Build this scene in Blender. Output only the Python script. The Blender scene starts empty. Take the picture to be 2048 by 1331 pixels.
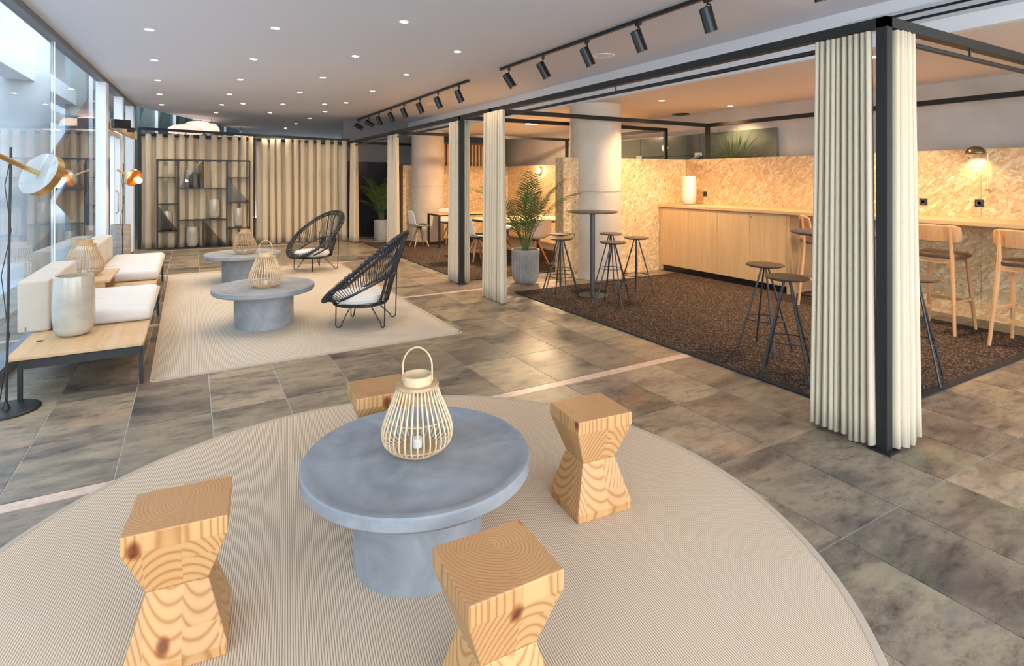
import bpy, math, random
from mathutils import Vector, Matrix
random.seed(7)
PI = math.pi
S = bpy.context.scene
C = S.collection

# ------------------------------------------------------------------ camera
TH = math.radians(30.0)
F_PX, CX, HY, EYE = 1110.0, 1024.0, 356.0, 1.55
cam_d = bpy.data.cameras.new('camera'); cam = bpy.data.objects.new('camera', cam_d); C.objects.link(cam)
cam.location = (0, 0, EYE); cam.rotation_euler = (PI / 2, 0, -TH)
cam_d.sensor_width = 36.0; cam_d.lens = 36.0 * F_PX / 2048
cam_d.shift_y = -(665.5 - HY) / 2048
cam_d.clip_start = 0.05; cam_d.clip_end = 200
S.camera = cam

# ------------------------------------------------------------------ sky and exposure
W = bpy.data.worlds.new('sky'); S.world = W; W.use_nodes = True
nt = W.node_tree; bg = nt.nodes['Background']
tc = nt.nodes.new('ShaderNodeTexCoord'); sp = nt.nodes.new('ShaderNodeSeparateXYZ'); rp = nt.nodes.new('ShaderNodeValToRGB')
nt.links.new(tc.outputs['Generated'], sp.inputs[0]); nt.links.new(sp.outputs['Z'], rp.inputs[0]); nt.links.new(rp.outputs[0], bg.inputs[0])
rp.color_ramp.elements[0].position = 0.0; rp.color_ramp.elements[0].color = (0.90, 0.92, 0.94, 1)
rp.color_ramp.elements[1].position = 0.8; rp.color_ramp.elements[1].color = (0.66, 0.78, 0.95, 1)
bg.inputs[1].default_value = 4.2
S.view_settings.view_transform = 'Standard'; S.view_settings.look = 'None'
S.view_settings.exposure = 0.6; S.view_settings.gamma = 1.0
S.view_settings.use_curve_mapping = False
S.cycles.use_denoising = True
S.cycles.max_bounces = 8; S.cycles.diffuse_bounces = 5; S.cycles.glossy_bounces = 4; S.cycles.transparent_max_bounces = 32
S.cycles.sample_clamp_indirect = 6.0
S.cycles.caustics_reflective = False; S.cycles.caustics_refractive = False

def lamp(name, kind, loc, energy, color, rot=(0, 0, 0), parent=None, **kw):
    d = bpy.data.lights.new(name, kind); d.energy = energy; d.color = color
    for k, v in kw.items(): setattr(d, k, v)
    o = bpy.data.objects.new(name, d); C.objects.link(o); o.location = loc; o.rotation_euler = rot
    if parent: o.parent = parent
    return o

# ------------------------------------------------------------------ helpers
def G(px, py, z=0.0):
    """room position of the point at height z seen at a photo pixel"""
    Y = F_PX * (EYE - z) / (py - HY); X = (px - CX) / F_PX * Y
    return (X * math.cos(TH) + Y * math.sin(TH), -X * math.sin(TH) + Y * math.cos(TH))
def cam2room(X, Y):
    return (X * math.cos(TH) + Y * math.sin(TH), -X * math.sin(TH) + Y * math.cos(TH))
def face(dx, dy): return math.atan2(dx, -dy)      # turns local -y to (dx, dy)

class MB:
    def __init__(s): s.v = []; s.f = []; s.uv = None
    def add(s, vs, fs):
        n = len(s.v); s.v += [tuple(v) for v in vs]; s.f += [tuple(i + n for i in f) for f in fs]; return s
    def box(s, x0, x1, y0, y1, z0, z1, bottom=True):
        vs = [(x0,y0,z0),(x1,y0,z0),(x1,y1,z0),(x0,y1,z0),(x0,y0,z1),(x1,y0,z1),(x1,y1,z1),(x0,y1,z1)]
        fs = [(4,5,6,7),(0,1,5,4),(1,2,6,5),(2,3,7,6),(3,0,4,7)]
        if bottom: fs.append((3,2,1,0))
        return s.add(vs, fs)
    def bar(s, p0, p1, w, h, up=(0, 0, 1)):
        p0 = Vector(p0); p1 = Vector(p1); d = (p1 - p0).normalized(); up = Vector(up)
        if abs(d.dot(up)) > .99: up = Vector((1, 0, 0))
        a = d.cross(up).normalized(); b = a.cross(d).normalized()
        vs = []
        for p in (p0, p1):
            for i, j in ((-1,-1),(1,-1),(1,1),(-1,1)): vs.append(p + a * i * w / 2 + b * j * h / 2)
        return s.add(vs, [(0,1,2,3),(7,6,5,4),(0,4,5,1),(1,5,6,2),(2,6,7,3),(3,7,4,0)])
    def tube(s, pts, r, n=8, closed=False, caps=True):
        pts = [Vector(p) for p in pts]; m = len(pts); rr = r if isinstance(r, (list, tuple)) else [r] * m
        prev = None; vs = []
        for i in range(m):
            if closed: t = (pts[(i + 1) % m] - pts[i - 1])
            else: t = pts[min(i + 1, m - 1)] - pts[max(i - 1, 0)]
            t.normalize()
            if prev is None:
                u = Vector((0, 0, 1)) if abs(t.z) < .9 else Vector((1, 0, 0)); a = t.cross(u).normalized()
            else:
                a = prev - t * prev.dot(t)
                a = a.normalized() if a.length > 1e-6 else t.orthogonal().normalized()
            b = t.cross(a); prev = a
            for k in range(n):
                an = 2 * PI * k / n; vs.append(pts[i] + (a * math.cos(an) + b * math.sin(an)) * rr[i])
        fs = []
        for i in range(m if closed else m - 1):
            j = (i + 1) % m
            for k in range(n):
                l = (k + 1) % n; fs.append((i*n+k, i*n+l, j*n+l, j*n+k))
        if caps and not closed: fs.append(tuple(range(n))[::-1]); fs.append(tuple((m-1)*n + k for k in range(n)))
        return s.add(vs, fs)
    def lathe(s, prof, n=32, c=(0, 0, 0), close=False):
        vs = []; fs = []
        for r, z in prof:
            for k in range(n):
                a = 2 * PI * k / n; vs.append((c[0] + r * math.cos(a), c[1] + r * math.sin(a), c[2] + z))
        m = len(prof)
        for i in range(m if close else m - 1):
            j = (i + 1) % m
            for k in range(n):
                l = (k + 1) % n; fs.append((i*n+k, i*n+l, j*n+l, j*n+k))
        if not close:
            if prof[0][0] > 1e-5: fs.append(tuple(range(n))[::-1])
            if prof[-1][0] > 1e-5: fs.append(tuple((m-1)*n+k for k in range(n)))
        return s.add(vs, fs)
    def prism(s, poly, z0, z1):
        n = len(poly)
        vs = [(x, y, z0) for x, y in poly] + [(x, y, z1) for x, y in poly]
        fs = [tuple(range(n))[::-1], tuple(range(n, 2*n))] + [(i, (i+1) % n, n + (i+1) % n, n + i) for i in range(n)]
        return s.add(vs, fs)
    def grid(s, fn, nu, nv):
        vs = [fn(i / nu, j / nv) for j in range(nv + 1) for i in range(nu + 1)]
        fs = [(j*(nu+1)+i, j*(nu+1)+i+1, (j+1)*(nu+1)+i+1, (j+1)*(nu+1)+i) for j in range(nv) for i in range(nu)]
        return s.add(vs, fs)
    def build(s, name, m, parent=None, bevel=0, smooth=True, solid=0, segs=2, loc=None, rot=None, sharp=35):
        me = bpy.data.meshes.new(name); me.from_pydata(s.v, [], s.f); me.validate(); me.update()
        if m: me.materials.append(m)
        if smooth:
            me.polygons.foreach_set('use_smooth', [True] * len(me.polygons))
            try: me.set_sharp_from_angle(angle=math.radians(sharp))
            except Exception: pass
        o = bpy.data.objects.new(name, me); C.objects.link(o)
        if parent: o.parent = parent
        if loc: o.location = loc
        if rot: o.rotation_euler = rot
        if solid:
            k = o.modifiers.new('solid', 'SOLIDIFY'); k.thickness = solid; k.offset = 0
        if bevel:
            k = o.modifiers.new('bevel', 'BEVEL'); k.width = bevel; k.segments = segs; k.limit_method = 'ANGLE'; k.angle_limit = math.radians(30)
        return o

def tag(o, label=None, cat=None, group=None, kind=None):
    if label: o['label'] = label
    if cat: o['category'] = cat
    if group: o['group'] = group
    if kind: o['kind'] = kind
    return o
def thing(name, label, cat, loc=(0, 0, 0), rz=0.0, group=None):
    o = bpy.data.objects.new(name, None); C.objects.link(o); o.empty_display_size = .1
    o.location = loc; o.rotation_euler = (0, 0, rz); return tag(o, label, cat, group)
def copy_tree(o, parent=None):
    c = o.copy(); C.objects.link(c)
    if parent: c.parent = parent
    for ch in [x for x in KIDS.get(o.name, o.children)]: copy_tree(ch, c)
    return c
KIDS = {}
def dup(root, label, loc, rz, group=None):
    c = copy_tree(root); c.location = loc; c.rotation_euler = (0, 0, rz); c['label'] = label
    if group: c['group'] = group
    return c

# ------------------------------------------------------------------ materials
def mat(name, col=(.5,.5,.5), rough=.5, metal=0.0, spec=.5, emit=None, estr=0, coat=0, sheen=0, trans=0, alpha=1):
    m = bpy.data.materials.new(name); m.use_nodes = True; b = m.node_tree.nodes['Principled BSDF']
    b.inputs['Base Color'].default_value = (*col, 1); b.inputs['Roughness'].default_value = rough; b.inputs['Metallic'].default_value = metal
    b.inputs['Specular IOR Level'].default_value = spec
    b.inputs['Coat Weight'].default_value = coat; b.inputs['Sheen Weight'].default_value = sheen
    if trans: b.inputs['Transmission Weight'].default_value = trans
    if emit: b.inputs['Emission Color'].default_value = (*emit, 1); b.inputs['Emission Strength'].default_value = estr
    return m
class N:
    """small node builder"""
    def __init__(s, m): s.m = m; s.t = m.node_tree; s.b = s.t.nodes['Principled BSDF']
    def n(s, typ, **kw):
        x = s.t.nodes.new('ShaderNode' + typ)
        for k, v in kw.items():
            if k in x.inputs.keys(): x.inputs[k].default_value = v
            else: setattr(x, k, v)
        return x
    def l(s, a, b): s.t.links.new(a, b)
    def co(s, kind='Object', scale=(1,1,1), rot=(0,0,0), loc=(0,0,0)):
        if kind == 'World': o = s.n('NewGeometry').outputs['Position']
        else: o = s.n('TexCoord').outputs[kind]
        mp = s.n('Mapping'); s.l(o, mp.inputs[0]); mp.inputs['Scale'].default_value = scale; mp.inputs['Rotation'].default_value = rot; mp.inputs['Location'].default_value = loc
        return mp.outputs[0]
    def noise(s, vec, scale=5, detail=4, rough=.5, dist=0):
        x = s.n('TexNoise'); s.l(vec, x.inputs['Vector']); x.inputs['Scale'].default_value = scale; x.inputs['Detail'].default_value = detail; x.inputs['Roughness'].default_value = rough; x.inputs['Distortion'].default_value = dist
        return x.outputs['Fac']
    def ramp(s, fac, stops, interp='LINEAR'):
        r = s.n('ValToRGB'); s.l(fac, r.inputs[0]); cr = r.color_ramp; cr.interpolation = interp
        while len(cr.elements) < len(stops): cr.elements.new(.5)
        for e, (p, c) in zip(cr.elements, stops):
            e.position = p; e.color = (*c, 1) if len(c) == 3 else c
        return r.outputs[0]
    def mix(s, fac, a, b, mode='MIX'):
        x = s.n('Mix'); x.data_type = 'RGBA'; x.blend_type = mode
        for val, i in ((fac, 0), (a, 6), (b, 7)):
            if hasattr(val, 'is_linked') or hasattr(val, 'links'): s.l(val, x.inputs[i])
            else: x.inputs[i].default_value = val if i == 0 else (*val, 1)
        return x.outputs[2]
    def math(s, op, a, b=None, c=None):
        x = s.n('Math'); x.operation = op
        for i, val in enumerate((a, b, c)):
            if val is None: continue
            if hasattr(val, 'links'): s.l(val, x.inputs[i])
            else: x.inputs[i].default_value = val
        return x.outputs[0]
    def bump(s, h, strength=.2, dist=.01):
        x = s.n('Bump'); s.l(h, x.inputs['Height']); x.inputs['Strength'].default_value = strength; x.inputs['Distance'].default_value = dist
        s.l(x.outputs[0], s.b.inputs['Normal'])
    def col(s, c): s.l(c, s.b.inputs['Base Color'])

black = mat('black_steel', (.012, .012, .014), .45)
frame_m = mat('anthracite_steel', (.016, .016, .015), .5, spec=.35)
blackgloss = mat('black_gloss', (.01, .01, .012), .25)
white_wall = mat('white_paint', (.80, .81, .83), .7)
ceil_m = mat('ceiling_paint', (.66, .70, .78), .75)
brass = mat('brass', (.72, .52, .22), .32, 1.0)
white_metal = mat('white_enamel', (.85, .84, .82), .35)
socket_m = mat('dark_socket', (.03, .028, .025), .4)
chrome = mat('steel', (.6, .6, .62), .25, 1.0)
alu = mat('white_aluminium', (.80, .84, .88), .35)
dark_seat = mat('taupe_seat', (.075, .052, .038), .38)
stool_leg = mat('graphite_leg', (.04, .04, .042), .35, .3)

m = slate = mat('slate_tile', rough=.3); q = N(m)
w = q.co('World'); at = q.n('Attribute'); at.attribute_name = 'tile'
sv = q.n('SeparateColor'); q.l(at.outputs['Color'], sv.inputs[0])
off = q.n('VectorMath'); off.operation = 'MULTIPLY_ADD'; q.l(at.outputs['Color'], off.inputs[0]); off.inputs[1].default_value = (9, 7, 5); q.l(w, off.inputs[2])
stv = q.n('Mapping'); q.l(off.outputs[0], stv.inputs[0]); stv.inputs['Scale'].default_value = (.8, 1.9, 1)
n1 = q.noise(stv.outputs[0], 1.7, 8, .66, .35)
c1 = q.ramp(n1, [(.33, (.085, .072, .064)), (.42, (.165, .135, .105)), (.50, (.26, .205, .15)), (.60, (.33, .265, .18)), (.70, (.22, .185, .16))])
n2 = q.noise(off.outputs[0], 1.3, 5, .6, .5)
rust = q.ramp(n2, [(.56, (0, 0, 0)), (.70, (1, 1, 1))])
rf = q.math('MULTIPLY', rust, sv.outputs['Red']); rf2 = q.math('MULTIPLY', rf, .75)
c2 = q.mix(rf2, c1, (.42, .21, .13))
gr = q.ramp(q.noise(off.outputs[0], 2.6, 6, .65, .3), [(.50, (0, 0, 0)), (.66, (1, 1, 1))])
gf = q.math('MULTIPLY', gr, sv.outputs['Green']); gf2 = q.math('MULTIPLY', gf, .65)
c3 = q.mix(gf2, c2, (.36, .34, .20))
dk = q.ramp(q.noise(stv.outputs[0], 8, 12, .80, .25), [(.34, (.28, .27, .27)), (.50, (1, 1, 1)), (.68, (1.25, 1.2, 1.12))])
c4 = q.mix(.85, c3, dk, 'MULTIPLY')
vv = q.ramp(sv.outputs['Blue'], [(0, (.70, .70, .73)), (1, (1.12, 1.10, 1.06))])
c5 = q.mix(1.0, c4, vv, 'MULTIPLY'); q.col(c5)
m.node_tree.nodes['Principled BSDF'].inputs['Specular IOR Level'].default_value = .45
rr = q.ramp(n1, [(.3, (.26, .26, .26)), (.7, (.40, .40, .40))]); q.l(rr, m.node_tree.nodes['Principled BSDF'].inputs['Roughness'])
q.bump(q.noise(stv.outputs[0], 14, 8, .7, .5), .28, .005)

grout = mat('pale_grout', (.50, .49, .48), .8)
m = strip_m = mat('pink_stone', rough=.32); q = N(m); w = q.co('World')
q.col(q.ramp(q.noise(w, 22, 5), [(.35, (.55, .37, .28)), (.65, (.68, .50, .40))]))

def rug_mat(name, base, dark, pitch, ang, warm):
    m = mat(name, rough=.95, spec=.1); q = N(m); v = q.co('World', rot=(0, 0, ang))
    a = q.n('TexWave'); q.l(v, a.inputs['Vector']); a.wave_type = 'BANDS'; a.bands_direction = 'X'; a.inputs['Scale'].default_value = 1 / pitch / 3.1831 / 1.0 * .5 * 2 ; a.inputs['Distortion'].default_value = .25; a.inputs['Detail'].default_value = 1; a.inputs['Detail Scale'].default_value = 3
    b = q.n('TexWave'); q.l(v, b.inputs['Vector']); b.wave_type = 'BANDS'; b.bands_direction = 'Y'; b.inputs['Scale'].default_value = 1 / pitch / 3.1831 * 1.5; b.inputs['Distortion'].default_value = .4
    c = q.ramp(a.outputs['Fac'], [(.10, dark), (.45, base), (1, tuple(min(1, x * 1.07) for x in base))])
    c = q.mix(.35, c, q.ramp(q.noise(q.co('World'), 1.1, 4), [(.3, warm), (.7, (1, 1, 1))]), 'MULTIPLY')
    c = q.mix(.35, c, q.ramp(b.outputs['Fac'], [(0, (.72, .70, .68)), (.5, (1, 1, 1))]), 'MULTIPLY')
    q.col(c); q.bump(a.outputs['Fac'], .35, .003); return m
rug_round = rug_mat('sisal_weave', (.70, .56, .42), (.36, .26, .18), .0085, math.radians(8), (.95, .88, .80))
rug_rect = rug_mat('beige_weave', (.58, .52, .44), (.38, .33, .26), .012, 0, (.95, .86, .76))
rug_edge = mat('rug_binding', (.46, .37, .28), .9)
m = carpet = mat('dark_carpet', rough=1.0, spec=.05); q = N(m); w = q.co('World')
v1 = q.n('TexVoronoi'); q.l(w, v1.inputs['Vector']); v1.inputs['Scale'].default_value = 95
sc = q.n('SeparateColor'); q.l(v1.outputs['Color'], sc.inputs[0])
q.col(q.ramp(sc.outputs[0], [(0, (.022, .016, .014)), (.55, (.062, .044, .035)), (.85, (.12, .088, .070)), (1, (.24, .18, .15))]))
q.bump(v1.outputs['Distance'], .7, .006)
carpet_edge = mat('carpet_binding', (.018, .015, .015), .9)

# oriented strand board: three layers of long flakes at different angles
def osb_mat(name, a0):
    m = mat(name, rough=.5, spec=.35); q = N(m)
    base = q.co('Object')
    warp = q.n('TexNoise'); q.l(base, warp.inputs['Vector']); warp.inputs['Scale'].default_value = 7
    wv = q.n('VectorMath'); wv.operation = 'MULTIPLY_ADD'; q.l(warp.outputs['Color'], wv.inputs[0]); wv.inputs[1].default_value = (.05, .05, .05); q.l(base, wv.inputs[2])
    last = None; height = None
    for k, (ang, sx, sy, seed) in enumerate([(.35, 40, 11, 0), (1.25, 38, 10, 3), (-.65, 34, 10, 7), (2.2, 44, 13, 11)]):
        m0 = q.n('Mapping'); q.l(wv.outputs[0], m0.inputs[0]); m0.inputs['Rotation'].default_value = a0(ang)
        mp = q.n('Mapping'); q.l(m0.outputs[0], mp.inputs[0]); mp.inputs['Scale'].default_value = (sx, sx, sy); mp.inputs['Location'].default_value = (seed, seed * .7, seed * 1.3)
        vo = q.n('TexVoronoi'); q.l(mp.outputs[0], vo.inputs['Vector']); vo.inputs['Scale'].default_value = 1
        s2 = q.n('SeparateColor'); q.l(vo.outputs['Color'], s2.inputs[0])
        g = q.noise(mp.outputs[0], 2.2, 3)
        c = q.ramp(s2.outputs[0], [(0, (.60, .38, .17)), (.12, (.68, .46, .23)), (.5, (.76, .55, .30)), (.8, (.82, .64, .39)), (1, (.88, .75, .52))])
        c = q.mix(.30, c, q.ramp(g, [(.35, (.72, .62, .5)), (.6, (1, 1, 1))]), 'MULTIPLY')
        edge = q.ramp(vo.outputs['Distance'], [(.55, (1, 1, 1)), (.95, (.66, .52, .36))])
        c = q.mix(.6, c, edge, 'MULTIPLY')
        if last is None: last = c; height = s2.outputs[1]
        else:
            pick = q.ramp(s2.outputs[2], [(.56, (0, 0, 0)), (.58, (1, 1, 1))]); last = q.mix(pick, last, c)
    bl = q.n('TexVoronoi'); mp = q.n('Mapping'); q.l(wv.outputs[0], mp.inputs[0]); mp.inputs['Scale'].default_value = (24, 24, 10); mp.inputs['Rotation'].default_value = a0(.5); q.l(mp.outputs[0], bl.inputs['Vector'])
    bl.inputs['Scale'].default_value = 1
    s3 = q.n('SeparateColor'); q.l(bl.outputs['Color'], s3.inputs[0])
    dark = q.math('MULTIPLY', q.math('GREATER_THAN', s3.outputs[0], .95), q.math('LESS_THAN', bl.outputs['Distance'], .30))
    last = q.mix(q.math('MULTIPLY', dark, .75), last, (.20, .09, .03))
    q.col(last); q.bump(height, .12, .002); return m
osb_x = osb_mat('strand_board', lambda a: (a, 0, 0))     # board faces -x
osb_y = osb_mat('strand_board_cross', lambda a: (0, a, 0))     # board faces -y

def oak_mat(name, cols, axis='z', scale=1.0, rough=.45):
    m = mat(name, rough=rough, spec=.4); q = N(m)
    sc_ = {'x': (.35, 6, 6), 'y': (6, .35, 6), 'z': (6, 6, .35)}[axis]
    v = q.co('Object', scale=tuple(s * scale for s in sc_))
    n = q.noise(v, 3, 6, .6, .6); n2 = q.noise(v, 14, 3, .6)
    c = q.ramp(n, [(.3, cols[0]), (.5, cols[1]), (.7, cols[2])])
    c = q.mix(.25, c, q.ramp(n2, [(.3, (.7, .65, .6)), (.6, (1, 1, 1))]), 'MULTIPLY')
    q.col(c); return m
oak = [(.58, .38, .19), (.64, .43, .22), (.69, .48, .26)]
oak_z = oak_mat('oak_veneer', oak, 'z'); oak_y = oak_mat('oak_veneer_long', oak, 'y')
beech = oak_mat('beech_wood', [(.52, .27, .11), (.60, .33, .15), (.66, .39, .19)], 'z')
benchwood = oak_mat('pale_oak', [(.50, .32, .16), (.57, .38, .21), (.62, .43, .26)], 'y')

# solid larch blocks, glued from lumps with rings that show on top
m = larch = mat('larch_wood', rough=.42, spec=.4); q = N(m)
base = q.co('Object'); oi = q.n('ObjectInfo')
sx = q.n('SeparateXYZ'); q.l(base, sx.inputs[0])
ix = q.math('FLOOR', q.math('MULTIPLY', q.math('ADD', sx.outputs[0], .3), 9.5)); iy = q.math('FLOOR', q.math('MULTIPLY', q.math('ADD', sx.outputs[1], q.math('MULTIPLY', ix, .037)), 7.0))
cx_ = q.n('CombineXYZ'); q.l(ix, cx_.inputs[0]); q.l(iy, cx_.inputs[1]); q.l(oi.outputs['Random'], cx_.inputs[2])
wn = q.n('TexWhiteNoise'); wn.noise_dimensions = '3D'; q.l(cx_.outputs[0], wn.inputs['Vector'])
va = q.n('VectorMath'); va.operation = 'MULTIPLY_ADD'; q.l(wn.outputs['Color'], va.inputs[0]); va.inputs[1].default_value = (.11, .10, .25); q.l(base, va.inputs[2])
mp = q.n('Mapping'); q.l(va.outputs[0], mp.inputs[0]); mp.inputs['Location'].default_value = (-.09, -.11, 0); mp.inputs['Scale'].default_value = (1, 1, .10); mp.inputs['Rotation'].default_value = (.10, .07, 0)
wd = q.n('TexWave'); q.l(mp.outputs[0], wd.inputs['Vector']); wd.wave_type = 'RINGS'; wd.rings_direction = 'Z'; wd.wave_profile = 'SIN'
wd.inputs['Scale'].default_value = 27; wd.inputs['Distortion'].default_value = .7; wd.inputs['Detail'].default_value = 2; wd.inputs['Detail Scale'].default_value = .5
c = q.ramp(wd.outputs['Fac'], [(0, (.56, .33, .145)), (.65, (.53, .305, .13)), (.88, (.46, .245, .095)), (1, (.38, .185, .065))])
tone = q.ramp(wn.outputs['Value'], [(0, (.80, .72, .66)), (.5, (1, 1, 1)), (1, (1, .92, .84))])
c = q.mix(.65, c, tone, 'MULTIPLY')
kva = q.n('VectorMath'); kva.operation = 'ADD'; kr = q.n('CombineXYZ'); q.l(q.math('MULTIPLY', oi.outputs['Random'], 9.0), kr.inputs[0]); q.l(q.math('MULTIPLY', oi.outputs['Random'], 5.0), kr.inputs[2]); q.l(q.co('Object', scale=(4.6, 4.6, 3.0)), kva.inputs[0]); q.l(kr.outputs[0], kva.inputs[1]); kv = kva.outputs[0]; ko = q.n('TexVoronoi'); q.l(kv, ko.inputs['Vector']); ko.inputs['Scale'].default_value = 1.0
kn = q.ramp(ko.outputs['Distance'], [(.05, (.20, .06, .02)), (.075, (.50, .26, .14)), (.12, (1, 1, 1))])
c = q.mix(.9, c, kn, 'MULTIPLY')
q.col(c)
endg = q.n('NewGeometry'); sn = q.n('SeparateXYZ'); q.l(q.n('TexCoord').outputs['Normal'], sn.inputs[0])
c = q.mix(q.math('MULTIPLY', q.math('GREATER_THAN', sn.outputs[2], .9), .40), c, (.50, .215, .09)); q.col(c)

m = conc_t = mat('table_concrete', rough=.55); q = N(m); v = q.co('Object')
n = q.noise(v, 3.5, 6, .6, 1.2)
wr = q.n('TexWave'); q.l(q.co('Object', scale=(1, .8, 1), rot=(0, 0, .6)), wr.inputs['Vector']); wr.wave_type = 'RINGS'; wr.rings_direction = 'Z'; wr.inputs['Scale'].default_value = 3; wr.inputs['Distortion'].default_value = 6; wr.inputs['Detail'].default_value = 4
c = q.ramp(n, [(.3, (.19, .20, .215)), (.5, (.26, .275, .295)), (.7, (.33, .345, .365))])
q.col(q.mix(.25, c, q.ramp(wr.outputs['Fac'], [(0, (.7, .72, .76)), (1, (1, 1, 1))]), 'MULTIPLY')); q.bump(n, .1, .004)

def concrete(name, a, b, scale=2.2, rough=.75):
    m = mat(name, rough=rough); q = N(m); v = q.co('World')
    n = q.noise(v, scale, 7, .6, .4); c = q.ramp(n, [(.3, a), (.7, b)])
    pit = q.n('TexVoronoi'); q.l(v, pit.inputs['Vector']); pit.inputs['Scale'].default_value = 22
    s2 = q.n('SeparateColor'); q.l(pit.outputs['Color'], s2.inputs[0])
    pf = q.math('MULTIPLY', q.math('GREATER_THAN', s2.outputs[0], .86), q.math('LESS_THAN', pit.outputs['Distance'], .16))
    c = q.mix(q.math('MULTIPLY', pf, .5), c, tuple(x * .45 for x in a)); q.col(c)
    q.bump(n, .12, .01); return m
conc_col = concrete('column_concrete', (.60, .51, .40), (.72, .63, .52))
conc_wall = concrete('plaster_wall', (.50, .47, .42), (.62, .59, .54), 1.2)
conc_out = concrete('outdoor_concrete', (.40, .43, .45), (.54, .57, .60), 1.5)
planter_m = concrete('planter_concrete', (.26, .26, .25), (.42, .42, .40), 5)

m = glaze = mat('crackle_glaze', rough=.18, coat=.5); q = N(m); v = q.co('Object')
cr = q.n('TexVoronoi'); q.l(v, cr.inputs['Vector']); cr.feature = 'DISTANCE_TO_EDGE'; cr.inputs['Scale'].default_value = 70
c = q.ramp(q.noise(v, 5, 4), [(.35, (.38, .35, .29)), (.65, (.50, .47, .41))])
q.col(q.mix(.25, c, q.ramp(cr.outputs['Distance'], [(0, (.55, .5, .42)), (.06, (1, 1, 1))]), 'MULTIPLY'))
glaze_w = mat('white_glaze', (.78, .72, .65), .15, coat=.4)
m = floor_vase = mat('grey_glaze', rough=.35); q = N(m); q.col(q.ramp(q.noise(q.co('Object', scale=(1, 1, 6)), 5, 5), [(.35, (.30, .29, .28)), (.65, (.44, .43, .41))]))

def fabric(name, a, b, scale=160, sheen=.2):
    m = mat(name, rough=.9, spec=.15, sheen=sheen); q = N(m); v = q.co('Object')
    n = q.noise(v, scale, 2); n2 = q.noise(q.co('Object', scale=(1, 1, .35)), scale * 2, 1)
    q.col(q.mix(.4, q.ramp(n, [(.3, a), (.7, b)]), q.ramp(n2, [(.3, a), (.7, b)]))); q.bump(n, .12, .001); return m
drape = fabric('beige_drape', (.58, .48, .33), (.66, .56, .41))
drape_w = fabric('cream_drape', (.58, .50, .365), (.65, .57, .435))
uphol = fabric('oatmeal_upholstery', (.46, .41, .34), (.55, .50, .43), 260)
uphol_w = fabric('white_upholstery', (.58, .56, .54), (.66, .64, .62), 260)
cane = oak_mat('bamboo', [(.56, .38, .20), (.68, .50, .30), (.76, .60, .40)], 'z', .8)
cane_d = oak_mat('bamboo_dark', [(.42, .27, .14), (.50, .34, .19), (.58, .42, .26)], 'z', .8)
rope = mat('navy_black_rope', (.014, .018, .026), .38)
leaf = mat('palm_green', (.055, .105, .025), .5); q = N(leaf); q.col(q.ramp(q.noise(q.co('Object'), 6, 3), [(.35, (.035, .075, .02)), (.65, (.13, .19, .05))]))
leaf.node_tree.nodes['Principled BSDF'].inputs['Specular IOR Level'].default_value = .3
stem_m = mat('palm_stem', (.20, .24, .08), .6)
soil = mat('soil', (.04, .028, .02), 1)
navy = mat('navy_panel', (.012, .012, .022), .5)
shell_w = mat('white_shell', (.70, .70, .69), .4)
pad_g = mat('grey_pad', (.10, .10, .10), .8)
slat_m = oak_mat('slat_wood', [(.42, .27, .14), (.52, .35, .19), (.60, .43, .26)], 'z')
smoke = bpy.data.materials.new('smoked_glass'); smoke.use_nodes = True
lamp_glow = mat('lamp_glow', (1, .9, .8), emit=(1, .86, .68), estr=14)
bulb_glow = mat('bulb_glow', (1, .7, .4), emit=(1, .62, .30), estr=9)
lamp_soft = mat('lamp_soft', (1, .8, .7), emit=(1, .74, .58), estr=.62)
copper_in = mat('copper_inside', (.75, .32, .12), .3, 1.0)

def glass_mat(name, tint, ior=1.5, mult=1.0, base=0.0):
    m = bpy.data.materials.new(name); m.use_nodes = True; t = m.node_tree; t.nodes.clear()
    o = t.nodes.new('ShaderNodeOutputMaterial'); mx = t.nodes.new('ShaderNodeMixShader'); tr = t.nodes.new('ShaderNodeBsdfTransparent'); gl = t.nodes.new('ShaderNodeBsdfGlossy')
    fr = t.nodes.new('ShaderNodeFresnel'); fr.inputs[0].default_value = ior; ma = t.nodes.new('ShaderNodeMath'); ma.operation = 'MULTIPLY_ADD'; ma.inputs[1].default_value = mult; ma.inputs[2].default_value = base; ma.use_clamp = True
    t.links.new(fr.outputs[0], ma.inputs[0]); t.links.new(ma.outputs[0], mx.inputs[0]); t.links.new(tr.outputs[0], mx.inputs[1]); t.links.new(gl.outputs[0], mx.inputs[2]); t.links.new(mx.outputs[0], o.inputs[0])
    tr.inputs[0].default_value = (*tint, 1); gl.inputs[0].default_value = (1, 1, 1, 1); gl.inputs['Roughness'].default_value = .01
    return m
glass = glass_mat('window_glass', (.86, .95, .97), 1.5, 1.25, .02)
glass_t = glass_mat('clear_glass', (.95, .97, .97), 1.45, .3)
bpy.data.materials.remove(smoke); smoke = glass_mat('smoked_glass', (.42, .40, .39), 1.45, .4)
green_glass = mat('green_grey_glass', (.12, .14, .12), .12, spec=.7)
teal_glass = mat('teal_glass', (.08, .20, .23), .15, spec=.5)
teal_dark = mat('teal_frame', (.03, .10, .12), .4)

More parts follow.
